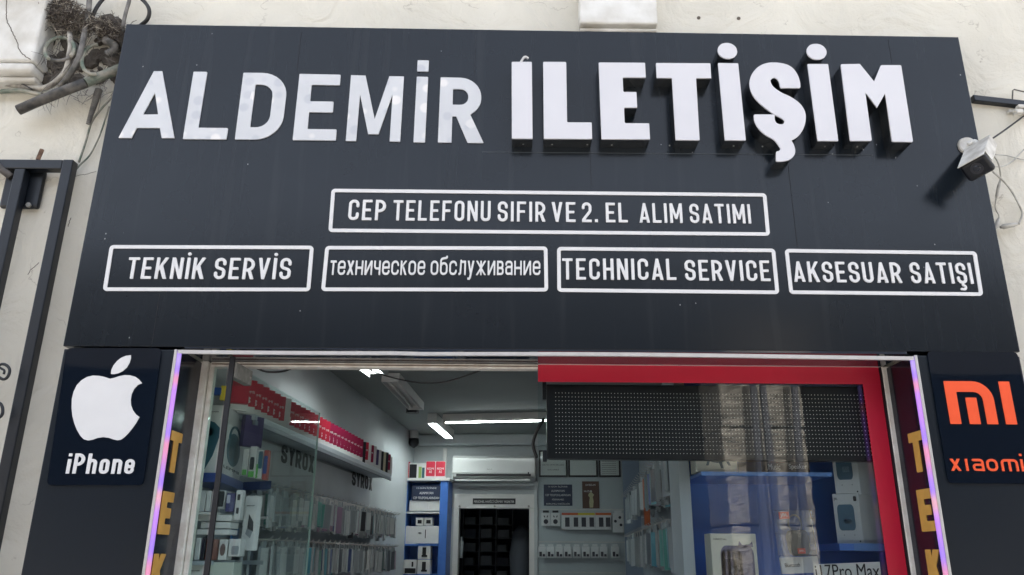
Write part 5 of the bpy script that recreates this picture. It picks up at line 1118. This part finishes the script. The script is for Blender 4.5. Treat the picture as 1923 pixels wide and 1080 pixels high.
# rack with rails and hooks
rk = ithing('slat_rack', 'grey slatted rack with hooks of phone cases along the left wall', 'rack', XH, 5.5, .6)
k = MB(); ib(k, XH-.02, XH-.001, YS0+.05, YS1+1.2, .4, zh0-.003); k.build('back_panel', GREYP, rk)
XR1 = -1.61
zr1 = on_IX(586, 931, XR1)[1]; zr2 = on_IX(586, 1019, XR1)[1]
for zz in (zr1, zr2): k = MB(); ib(k, XH, XH+.012, YS0+.1, YS1+1.1, zz-.012, zz+.012); k.build('rail', ALU, rk)
PALETTE = [('smoky grey', (.24, .27, .29)), ('clear white', (.62, .64, .64)), ('dark slate', (.09, .11, .14)), ('pale silver', (.42, .45, .47)), ('black', (.018, .02, .025)), ('sea green', (.06, .30, .25)), ('dull mauve', (.32, .20, .30)), ('navy', (.04, .09, .34)), ('teal blue', (.06, .36, .46)), ('dark red', (.35, .04, .07))]
PM = [mat('case_'+n.replace(' ', '_'), c, .3, coat=.2) for n, c in PALETTE]
CLR = mat('clear_bag_edge', (.42, .46, .48), .2)
def case_mesh(h_, th, d_):
    k = MB(); k.cur = 0; k.box(-th/2, th/2, -d_/2, d_/2, -h_, -.025); k.cur = 1
    k.box(-th/2-.0008, th/2+.0008, d_/2, d_/2+.006, -h_-.004, -.02); k.box(-th/2-.0008, th/2+.0008, -d_/2-.006, -d_/2, -h_-.004, -.02); k.box(-.0015, .0015, -d_*.25, d_*.25, -.024, .012)
    return k
cases = {}
def case(kind, ci, loc, rot, label, group):
    key = (kind, ci)
    h_, th, d_ = {'l': (.185, .011, .085), 'm': (.17, .016, .08), 'r': (.20, .012, .085)}[kind]
    if key not in cases: o = case_mesh(h_, th, d_).build('phone_case' if kind != 'r' else 'hanging_pack', [PM[ci], CLR], local=True); cases[key] = o
    else: o = cases[key].copy(); COL.objects.link(o); q_ = random.uniform(.86, 1.08); o.scale = (1, random.uniform(.9, 1.12), q_)
    o.location = loc; o.rotation_euler = (random.uniform(-.05, .05), random.uniform(-.03, .03), rot); return tag(o, label, 'phone case' if kind != 'r' else 'pack', group)
hk = MB(); Y = YS0+.2; hi = 0; rnd = random.Random(21)
rows = [(zr1, 'upper', [1, 0, 3, 0, 1, 1, 0, 5, 3, 0, 3, 6, 0, 1, 2, 0, 2, 6, 1, 4, 2, 0, 1, 3, 0]), (zr2, 'lower', [2, 9, 6, 0, 3, 1, 8, 8, 7, 8, 7, 2, 2, 1, 1, 3, 3, 3, 1, 0, 1, 3, 7, 3, 0])]
while Y < YS1+.1:
    for zz, rn, seq in rows:
        base = seq[hi % len(seq)]; nn = rnd.choice((4, 4, 5))
        k = MB(); k.tube([IW(XH+.012, Y, zz), IW(XR1+.02, Y, zz+.004), IW(XR1+.035, Y, zz+.018)], .003, 5); k.build('hook', ALU, rk)
        for j in range(nn):
            ci = base if rnd.random() < .62 else rnd.randrange(len(PALETTE)-1)
            if rnd.random() < .25: ci = 1
            Xp = XR1-.0-j*.052+rnd.uniform(-.008, .008)
            case(rnd.choice('llm'), ci, IW(Xp, Y+rnd.uniform(-.02, .02), zz-.008-rnd.choice((0, 0, .006, .014))), IROT+rnd.uniform(-.22, .22), '%s phone case, %s from the aisle, %s hook of the %s left row' % (PALETTE[ci][0], ORD[j], ORD[hi], rn), 'phone cases hanging on the left rack')
    Y += .115; hi += 1

# red cartons on the shelf
def phone_box(mt, num, w_=.094, h_=.178, dp=.022, foot=True, brand=True):
    t = empty('phone_carton', (0, 0, 0)); k = MB(); k.box(-w_/2, w_/2, -dp/2, dp/2, .038 if foot else 0, h_); k.build('box', mt, t, bev=.002, local=True)
    if foot: k = MB(); k.box(-w_/2, w_/2, -dp/2, dp/2, 0, .0375); k.build('base_band', CARDW, t, local=True)
    def loc_font(body, x0, x1, z0, z1):
        me = font_on(body, (x0, -dp/2, z0), (x1, -dp/2, z0), (x1, -dp/2, z1), (x0, -dp/2, z1), (0, -1, 0), .0015, .0006); return link_mesh('lettering', me, VINYL, t, local=True)
    if brand: loc_font('REDMI', -w_*.38, w_*.38, h_*.60, h_*.68)
    if num: loc_font(num, -w_*.16, w_*.20, h_*.30, h_*.50)
    return t
PB = {'r': ('red', phone_box(CARDR, '3')), 'd': ('crimson', phone_box(mat('crimson_carton', (.30, .01, .06), .4), '14')), 'w': ('white', phone_box(CARDW, None, foot=False, brand=False)), 'k': ('black', phone_box(CARDK, None, foot=False, brand=False)), 'p': ('purple', phone_box(CARDP, None, foot=True, brand=False)), 'y': ('cream', phone_box(mat('cream_carton', (.6, .57, .40), .5), None, foot=False, brand=False))}
used = set(); seq = 'rrrrrrrwrrrrrrrrrddddddddddkrwdwpwkykdw'
Yb = on_IX(466, 772, XS)[0]; Ye = on_IX(738, 892, XS)[0]; n = len(seq); step = (Ye-Yb)/(n-1)
for i, s_ in enumerate(seq):
    nm, pr_ = PB[s_]
    if s_ in used: o = copy_tree(pr_)
    else: o = pr_; used.add(s_)
    y_ = Yb+step*i; o.location = IW(XS-.055, y_, zs+.001); o.rotation_euler = (0, 0, IROT+math.radians(50)+random.uniform(-.05, .05))
    h_s = 1 if s_ in 'rd' else random.uniform(.92, 1.05); o.scale = (1, 1, h_s)
    tag(o, '%s phone carton, %s from the door on the long left shelf' % (nm, ORD[i]), 'box', 'phone cartons on the long left shelf')
def shelfcart(px, py, X, w_, h_, d_, rot, mt, label, group=None, name='carton'):
    y_, z_ = on_IX(px, py, X); t = thing(name, label, 'box', tuple(IW(X, y_, z_)), group, rz=IROT+math.radians(rot)); k = MB(); k.box(-w_/2, w_/2, -d_/2, d_/2, 0, h_); k.build('box', mt, t, bev=.003, local=True); return t
t = shelfcart(446, 758, XS-.04, .10, .09, .04, 28, CARDR, 'wide red carton standing alone nearest the opened door')
t = shelfcart(420, 752, XS-.03, .035, .07, .03, 15, CARDY, 'yellow carton on the shelf behind the black door edge')
t = shelfcart(407, 742, XS-.06, .04, .035, .03, 15, CARDB, 'low blue carton beside the yellow carton')

# --- near left corner behind the side light: blue shelves and speaker cartons
def wbox(name, label, pts_bottom, ztop_, mt, group=None, bev=.004, extra=None):
    """carton from three ground-plan corners (front-left, front-right, back-right) in world xy at z0"""
    a, b, c = [Vector(p) for p in pts_bottom]; d = a+(c-b); t = thing(name, label, 'box', tuple((a+c)/2), group)
    k = MB(); hi_ = Vector((0, 0, ztop_-a.z)); k.hexa([a, b, c, d], [a+hi_, b+hi_, c+hi_, d+hi_]); k.build('box', mt, t, bev=bev); return t, a, b, c, hi_
def face_prints(t, a, b, hi_, prints, mtx=None, texts=()):
    a, b = Vector(a), Vector(b); u = b-a; nrm = Vector((u.y, -u.x, 0)).normalized()
    for poly, m_ in prints:
        k = MB(); k.prism([a+u*x+hi_*y+nrm*.001 for x, y in poly], nrm*.0015); k.build('printed_picture', m_, t)
    for tx, x0, x1, y0, y1 in texts:
        link_mesh('lettering', font_on(tx, a+u*x0+hi_*y0, a+u*x1+hi_*y0, a+u*x1+hi_*y1, a+u*x0+hi_*y1, nrm, .0015, .001), INK, t)
def ell(cx, cy, rx, ry, n=20, a0=0, a1=360): return [(cx+rx*math.cos(math.radians(a0+(a1-a0)*i/n)), cy+ry*math.sin(math.radians(a0+(a1-a0)*i/n))) for i in range(n+(0 if a1-a0 == 360 else 1))]
YA = .48
a = on_y(366, 888, YA); b = on_y(413, 889, YA); b.z = a.z; c = on_z(449, 905, a.z)
zt4 = on_y(424, 761, YA).z
t, a, b, c, hi_ = wbox('speaker_carton', 'tall white speaker carton with a teal speaker picture in the left corner', [a, b, c], zt4, CARDW)
face_prints(t, a, b, hi_, [([(0, 0), (.30, .0), (.62, .25), (.80, .52), (.78, .66), (.55, .74), (.20, .78), (0, .80)], TEAL), (ell(.34, .60, .22, .07), mat('dark_teal_print', (.015, .06, .09), .5))], texts=[('portable', .34, .66, .885, .91)])
w3 = (c-b); face_prints(t, b, c, hi_, [(ell(.5, .42, .34, .25), TEAL), (ell(.38, .40, .10, .17), mat('dark_teal_print', (.01, .05, .08), .5)), (ell(.63, .40, .10, .17), MATS['dark_teal_print'])], texts=[('LEMMI', .1, .9, .10, .14)])
k = MB(); u3 = w3; P = [b+u3*(.5+.28*math.cos(math.radians(q)))+hi_*(.55+.22*math.sin(math.radians(q)))+Vector((u3.y, -u3.x, 0)).normalized()*.003 for q in range(0, 181, 12)]; k.tube(P, .006, 6); k.build('printed_picture', TEAL, t)
cs = thing('corner_shelf', 'blue and white shelf unit just inside the door on the left', 'shelf', tuple(a-hi_*0-Vector((0, 0, .03))))
e1 = a-Vector((.12, 0, 0)); sh_z = a.z
fwd = Vector((.06, -.03, 0)); c2 = on_z(508, 905, sh_z-.01); 
def slab(z0, z1, mt, name='shelf', grow=0):
    k = MB(); A_ = Vector((a.x-.25, a.y-.03, 0)); B_ = Vector((b.x+.02, b.y-.035, 0)); C2 = Vector((c.x+.03, c.y-.02, 0)); D2 = Vector((c2.x, c2.y+.02, 0)); E2 = Vector((a.x-.25, D2.y+.15, 0)); F2 = Vector((D2.x-.2, D2.y+.4, 0))
    P = [A_, B_, C2, D2, F2, E2]; k.prism([p+Vector((0, 0, z0)) for p in P], (0, 0, z1-z0)); return k.build(name, mt, cs, bev=.003)
slab(sh_z-.045, sh_z-.002, mat('blue_laminate', (.035, .07, .24), .35))
z2 = on_y(380, 1012, YA).z
z2 = on_y(380, 1053, YA).z; slab(z2-.02, z2, GREYP)
zm = on_y(390, 962, YA).z; slab(zm-.012, zm, WHITEP)
k = MB(); Q = on_z(441, 925, sh_z-.3); A_ = on_z(452, 925, sh_z-.05); k.box(0, .3, 0, .012, z2, sh_z-.046, fr=lambda u, v, z: Vector((c.x-.02-.25*v/.012*.0, c.y+.02, 0))+(c-b).normalized()*u*.55+Vector((v, 0, z))); k.build('divider', mat('bright_blue_card', (.02, .16, .42), .4), cs)
# stacked small cartons below the blue shelf (in front of the divider)
def nearbox(x0, y0, x1, y1, Y, dep, mt, label, prints=(), texts=(), rotz=0.0):
    A_ = on_y(x0, y1, Y); B_ = on_y(x1, y1, Y); B_.z = A_.z; T_ = on_y((x0+x1)/2, y0, Y).z
    n_ = Vector((-math.sin(-rotz)*dep, math.cos(rotz)*dep, 0)); t_, a_, b_, c_, h_ = wbox('carton', label, [A_, B_, B_+n_], T_, mt, 'small cartons in the left corner shelf')
    face_prints(t_, a_, b_, h_, prints, texts=texts); return t_
nearbox(371, 921, 383, 961, .50, .08, CARDW, 'white carton edge at far left under the blue shelf'); nearbox(384, 921, 393, 961, .50, .08, CARDW, 'second white carton under the blue shelf', ()); nearbox(394, 921, 402, 961, .5, .08, CARDW, 'third white carton under the blue shelf')
nearbox(404, 921, 421, 955, .52, .08, CARDW, 'white carton with a dark window print right of the black door edge', [(rounded(.15, .85, .1, .95, .1), INK)]); nearbox(422, 926, 438, 961, .5, .08, mat('indigo_carton', (.05, .05, .17), .4), 'indigo carton under the blue shelf', [(rounded(.1, .5, .45, .9, .05), mat('pale_print', (.5, .5, .6), .5))])
nearbox(438, 920, 450, 976, .5, .05, CARDW, 'tall white carton with two dark prints by the blue divider', [(rounded(.3, .7, .65, .85, .05), INK), (rounded(.3, .7, .2, .4, .05), INK)])
nearbox(370, 967, 434, 978, .50, .12, CARDW, 'long flat white carton lying on the second shelf'); nearbox(376, 980, 432, 992, .51, .12, CARDW, 'long flat white carton under the first flat one'); nearbox(368, 994, 430, 1004, .50, .12, CARDW, 'lowest flat white carton of the corner pile')
nearbox(356, 1010, 361, 1052, .5, .08, CARDW, 'thin white carton at far left of the lower corner row'); nearbox(363, 1010, 373, 1052, .5, .08, CARDW, 'white carton second in the lower corner row'); nearbox(375, 1010, 382, 1052, .5, .08, CARDK, 'black carton in the lower corner row')
nearbox(384, 1012, 390, 1052, .5, .08, CARDO, 'bright orange carton in the lower corner row'); nearbox(395, 1013, 406, 1052, .5, .08, mat('terracotta_carton', (.20, .07, .05), .5), 'terracotta carton right of the black door edge')
nearbox(408, 1013, 424, 1052, .5, .08, CARDW, 'white carton with a round brown print in the lower corner row', [(ell(.5, .5, .3, .3), mat('brown_disc_print', (.14, .08, .07), .5))]); nearbox(427, 1012, 449, 1045, .5, .08, CARDW, 'white carton with a grey camera print in the lower corner row', [(rounded(.3, .9, .1, .6, .1), mat('grey_print', (.25, .27, .3), .5))])
nearbox(343, 1058, 383, 1110, .48, .2, CARDW, 'white speaker carton at the bottom left edge of the shelf', texts=[('transportable', .1, .7, .70, .76)]); nearbox(388, 1056, 434, 1110, .5, .12, mat('pale_green_carton', (.5, .54, .48), .5), 'pale carton with a dark round product, bottom left', [(ell(.62, .15, .28, .38), INK), (ell(.62, .15, .16, .24), mat('grey_print', (.2, .2, .2), .5))])
# laptop stand carton
t = nearbox(450, 931, 474, 1034, .62, .03, CARDW, 'tall narrow white carton picturing a laptop stand', [([(.42, .40), (.9, .34), (.85, .52), (.45, .66)], INK), ([(.3, .30), (.7, .22), (.85, .34), (.42, .42)], mat('grey_print', (.3, .3, .3), .5))], texts=[('laptop stand', .2, .8, .80, .83)], rotz=.6)
# small green accented cartons on the blue shelf
def onshelf(x0, x1, y0, y1, Y, label, prints, mt=CARDW): return nearbox(x0, y0, x1, y1, Y, .04, mt, label, prints)
G_ = mat('green_print', (.12, .45, .08), .5)
onshelf(452, 463, 843, 893, .72, 'white carton with a green block right of the speaker carton', [([(.2, .02), (.9, .02), (.9, .22), (.2, .22)], G_)]); onshelf(464, 477, 838, 897, .72, 'white carton with a dark phone and green base', [(rounded(.2, .8, .25, .65, .1), INK), ([(.1, .02), (.9, .02), (.9, .2), (.1, .2)], G_)])
onshelf(478, 490, 845, 899, .74, 'carton half green with a dark figure print', [([(.02, .02), (.4, .02), (.4, .5), (.02, .5)], G_), (rounded(.3, .95, .35, .95, .1), TEAL)]); onshelf(491, 500, 845, 901, .74, 'carton with coral back and navy phone print', [(rounded(.1, .9, .2, .8, .1), CARDB)], mat('coral_carton', (.5, .12, .10), .5))
k = MB(); 
t = shelfcart(470, 840, XS-.02, .12, .16, .03, 60, CARDP, 'dark violet carton behind the speaker carton')

# --- right wall racks
XQ = .60; 
rr_ = ithing('slat_rack', 'grey slatted rack with long accessory packs on the right wall', 'rack', XWR, 6, .6)
k = MB(); ib(k, XWR-.015, XWR-.002, 4.5, YB-.15, .4, 2.6); k.build('back_panel', GREYP, rr_)
k = MB(); ib(k, XWR-.2, XWR-.016, YB-.32, YB-.30, .4, 2.75); k.build('end_panel', mat('blue_grey_panel', (.20, .25, .33), .4), rr_)
RM = PM; Yq = 4.75; ri = 0; rnd = random.Random(4)
seqA = [3, 0, 0, 1, 0, 4, 8, 3, 4, 2, 'o', 1, 1, 1, 3, 3, 3, 0, 3]; seqB = [4, 1, 5, 5, 9, 3, 8, 8, 1, 7, 1, 3, 0, 2, 1, 3, 0, 1, 3]
zA = on_IX(1225, 905, XQ)[1]; zA = 1.6+.60; zB_ = 1.6+.20
while Yq < YB-.6:
    for zz, rn, sq in ((zA, 'upper', seqA), (zB_, 'lower', seqB)):
        b_ = sq[ri % len(sq)]
        k = MB(); k.tube([IW(XWR-.015, Yq, zz), IW(XQ-.10, Yq, zz+.004), IW(XQ-.115, Yq, zz+.02)], .003, 5); k.build('hook', ALU, rr_)
        for j in range(3 if ri < 16 else 1):
            Xp = XQ-.07+j*.05+rnd.uniform(-.01, .01)
            if b_ == 'o' and j == 0:
                k = MB(); k.box(-.02, .02, -.05, .05, -.36, -.02); k.box(-.002, .002, -.02, .02, -.02, .01); o = k.build('strap_pack', CARDO, local=True, bev=.003); o.location = IW(Xp, Yq, zz-.01); o.rotation_euler = (0, 0, IROT); tag(o, 'long bright orange pack hanging on the right wall', 'pack'); continue
            ci = b_ if isinstance(b_, int) and rnd.random() < .7 else rnd.randrange(9)
            o = case('r', ci, IW(Xp, Yq+rnd.uniform(-.012, .012), zz-.008), IROT+rnd.uniform(-.35, .35), '%s accessory pack, %s from the aisle, %s hook of the %s right row' % (PALETTE[ci][0], ORD[j], ORD[ri], rn), 'accessory packs hanging on the right rack'); o.scale = (1.3, 1.1, 1.15+rnd.uniform(0, .2))
    Yq += .17 if ri > 3 else .15; ri += 1

# ================================================================== WINDOW CABINET (right of the pane)
YCB = .78
XCL = on_y(1300, 950, .55).x
wc = thing('window_cabinet', 'blue backed display cabinet behind the fixed glass', 'cabinet', (XCL+.5, .6, 0))
k = MB(); k.box(XCL, XR+.15, YCB, YCB+.02, .3, 2.62); k.build('back_board', BLUE, wc)
k = MB(); k.box(XCL-.055, XCL, .56, YCB+.02, .3, 2.62); k.build('side_board', IWALL, wc, bev=.003)
k = MB(); k.box(XR+.15, XR+.17, .36, YCB+.02, .3, 2.62); k.build('side_board', BLUE, wc)
zsf = on_y(1450, 887, .33).z; xs1 = on_y(1562, 890, .33).x
k = MB(); k.box(XCL+.001, xs1, .33, YCB-.001, zsf-.016, zsf); k.build('shelf', BLUE, wc)
k = MB(); k.box(XCL+.001, xs1, .327, .3295, zsf-.017, zsf+.001); k.build('shelf_edge', BLUEL, wc)
zs2 = on_y(1620, 1021, .36).z; xs2 = on_y(1566, 1020, .4).x; xs3 = on_y(1600, 1025, .36).x
k = MB(); k.box(xs2, XR+.149, .34, YCB-.001, zs2-.03, zs2); k.build('shelf', BLUE, wc)
k = MB(); k.box(xs3, XR+.149, .337, .3395, zs2-.031, zs2+.001); k.build('shelf_edge', BLUEL, wc)
zs3 = 1.30; k = MB(); k.box(XCL+.001, XR+.149, .30, YCB-.001, zs3-.02, zs3); k.build('shelf', BLUE, wc)
# two boxed speakers at right, stacked
def spk_box(px_l, px_m, px_r, y_l, y_m, ytop, label):
    A_ = on_y(px_l, y_l, .46); B_ = on_z(px_m, y_m, A_.z) if False else on_y(px_m, y_m, .40); B_.z = A_.z; C3 = on_y(px_r, y_m, .44); C3.z = A_.z
    T_ = on_y(px_m, ytop, .40).z; d = A_+(C3-B_); t = thing('speaker_carton', label, 'box', tuple((A_+C3)/2), 'boxed speakers in the window')
    h_ = Vector((0, 0, T_-A_.z)); k = MB(); k.hexa([A_, B_, C3, d], [p+h_ for p in (A_, B_, C3, d)]); k.build('box', mat('grey_white_carton', (.56, .58, .58), .5), t, bev=.003)
    SP = mat('slate_blue_print', (.06, .13, .19), .4); face_prints(t, A_, B_, h_, [(rounded(.14, .78, .27, .78, .11), SP), (rounded(.38, .66, .40, .50, .02), mat('dim_logo_print', (.16, .25, .32), .4)), (rounded(.80, .92, .84, .94, .03), INK), (ell(.3, .18, .015, .01, 8), INK), (ell(.7, .18, .015, .01, 8), INK), (ell(.88, .06, .03, .015, 8), INK)], texts=[('JBL', .06, .2, .86, .92)]); return h_
spk_box(1573, 1622.5, 1672, 1022.5, 1019.5, 926, 'lower white carton with a slate blue speaker picture'); spk_box(1570, 1616.5, 1668, 931, 924, 822, 'upper white carton with a slate blue speaker picture, half hidden')
# pet-cabin speaker carton on the top shelf and the big one below
def face_box(x0, y0, x1, y1, Y, dep, label, group, mt=CARDW, name='speaker_carton'):
    A_ = on_y(x0, y1, Y); B_ = on_y(x1, y1, Y); B_.z = A_.z; T_ = on_y((x0+x1)/2, y0, Y).z; t, a_, b_, c_, h_ = wbox(name, label, [A_, B_, B_+Vector((0, dep, 0))], T_, mt, group); return t, a_, b_, h_
VIO = mat('violet_print', (.16, .15, .24), .45); PINK = mat('pink_print', (.34, .26, .32), .5); PALE = mat('pale_print2', (.62, .58, .58), .5); SLT = mat('slate_print', (.10, .16, .20), .45); CREAMC = mat('ivory_carton', (.68, .67, .58), .5)
t, a_, b_, h_ = face_box(1308, 800, 1386, 886.5, .40, .12, 'ivory carton with a legged pod speaker on the top shelf', None, CREAMC)
face_prints(t, a_, b_, h_, [(ell(.52, .38, .34, .18), SLT), (ell(.45, .36, .14, .08), mat('pod_window_print', (.3, .36, .40), .5)), ([(.24, .14), (.3, .14), (.34, .24), (.27, .24)], SLT), ([(.60, .08), (.66, .08), (.62, .24), (.55, .22)], SLT), ([(.78, .14), (.84, .14), (.78, .26), (.72, .24)], SLT)])
t, a_, b_, h_ = face_box(1342, 1002, 1430, 1130, .42, .12, 'ivory carton picturing a violet pod speaker with a little bear', None, CREAMC)
face_prints(t, a_, b_, h_, [(rounded(.20, .92, .20, .82, .13), VIO), ([(.58, .78), (.92, .80), (.90, .88), (.84, .84), (.68, .83), (.62, .89)], VIO), (rounded(.205, .66, .26, .76, .10), mat('pod_rim_print', (.09, .08, .15), .4)), (rounded(.24, .62, .30, .73, .09), PINK), (rounded(.25, .61, .62, .73, .05), mat('pod_glow_print', (.55, .45, .48), .5)), (rounded(.26, .60, .32, .62, .05), mat('pod_dark_print', (.10, .09, .13), .5)), (ell(.47, .45, .08, .055), PALE), (ell(.46, .36, .07, .06), PALE), (ell(.41, .50, .025, .018, 10), PALE), (ell(.53, .50, .025, .018, 10), PALE), ([(.3, .16), (.36, .16), (.34, .22), (.3, .22)], INK), ([(.72, .14), (.78, .14), (.76, .21), (.70, .21)], INK)], texts=[('HAKO', .07, .26, .90, .93), ('PRO', .28, .35, .90, .92)])
# music speaker carton, dark
t, a_, b_, h_ = face_box(1442, 806, 1522, 886, .42, .10, 'dark carton with red and white lettering on the top shelf', None, mat('charcoal_carton', (.04, .035, .035), .5))
un = (b_-a_); 
for tx, x0, x1, y0, y1, m_ in (('Wireless', .02, .42, .22, .34, mat('red_ink', (.5, .05, .06), .5)), ('Music', .02, .30, .05, .18, VINYL), ('Speaker', .50, .92, .04, .18, VINYL)):
    link_mesh('lettering', font_on(tx, a_+un*x0+h_*y0, a_+un*x1+h_*y0, a_+un*x1+h_*y1, a_+un*x0+h_*y1, NY, .0015, .001), m_, t)
# clear blister with clip speaker
YP = .36
A_, B_, C3, D3 = [on_y(*p, YP) for p in ((1468, 1078), (1538, 1075), (1520, 955), (1448, 957))]
bp_ = thing('blister_pack', 'clear blister pack with a dark clip speaker and white foot card', 'pack', tuple((A_+B_)/2))
def BL(u, v, d=0): return (A_*(1-u)+B_*u)*(1-v)+(D3*(1-u)+C3*u)*v+NY*d
k = MB(); k.hexa([BL(0, 0, 0), BL(1, 0, 0), BL(1, .25, 0), BL(0, .25, 0)], [BL(0, 0, .01), BL(1, 0, .01), BL(1, .25, .01), BL(0, .25, .01)]); k.build('foot_card', CARDW, bp_)
k = MB(); k.hexa([BL(-.02, .26, 0), BL(1.02, .26, 0), BL(1.0, 1, 0), BL(0, 1, 0)], [BL(0, .26, .05), BL(1, .26, .05), BL(.98, .98, .05), BL(.02, .98, .05)]); k.build('blister', CLEARP, bp_, bev=.006)
k = MB(); pts = rounded(.24, .80, .27, .66, .12); k.prism([BL(u, v, .008) for u, v in pts], NY*.035); k.build('speaker', mat('smoky_speaker', (.07, .075, .085), .35), bp_, bev=.006)
k = MB(); k.tube([BL(.52+.17*math.cos(math.radians(q)), .76+.14*math.sin(math.radians(q)), .02) for q in range(-40, 221, 13)], .004, 6); k.build('carabiner', mat('brushed_clip', (.35, .36, .38), .3, metal=.6), bp_)
for (u0, u1, v0, v1) in ((.08, .34, .84, .95), (.42, .62, .30, .38)):
    k = MB(); k.hexa([BL(u0, v0, .051), BL(u1, v0, .051), BL(u1, v1, .051), BL(u0, v1, .051)], [BL(u0, v0, .053), BL(u1, v0, .053), BL(u1, v1, .053), BL(u0, v1, .053)]); o = k.build('logo_tag', mat('tag_red', (.55, .07, .05), .4), bp_)
    link_mesh('lettering', font_on('JBL', BL(u0+.03, v0+.025, .053), BL(u1-.03, v0+.025, .053), BL(u1-.03, v1-.025, .053), BL(u0+.03, v1-.025, .053), NY, .001, .0006), VINYL, o)
link_mesh('lettering', font_on('CLIP', BL(.88, .97, .051), BL(.88, .80, .051), BL(.97, .80, .051), BL(.97, .97, .051), NY, .001, .0006), INK, bp_)
link_mesh('lettering', font_on('Bluetooth', BL(.10, .10, .011), BL(.5, .10, .011), BL(.5, .16, .011), BL(.10, .16, .011), NY, .001, .0006), INK, bp_)
# price card on the glass
YPc = YG+.03; A_, B_, C3, D3 = [on_y(*p, YPc) for p in ((1532, 1112), (1658, 1110), (1652, 1055), (1527, 1060))]
pc = thing('model_card', 'white card with black model lettering at the lower right of the pane', 'card', tuple((A_+B_)/2))
k = MB(); k.hexa([A_, B_, C3, D3], [p+Vector((0, .003, 0)) for p in (A_, B_, C3, D3)]); k.build('card', CARDW, pc)
P = [on_y(*p, YPc) for p in ((1533, 1085), (1653, 1086), (1650, 1058), (1529, 1061))]
link_mesh('lettering', font_on('i17Pro Max', *P, NY, .0015, .001, 0), INK, pc)
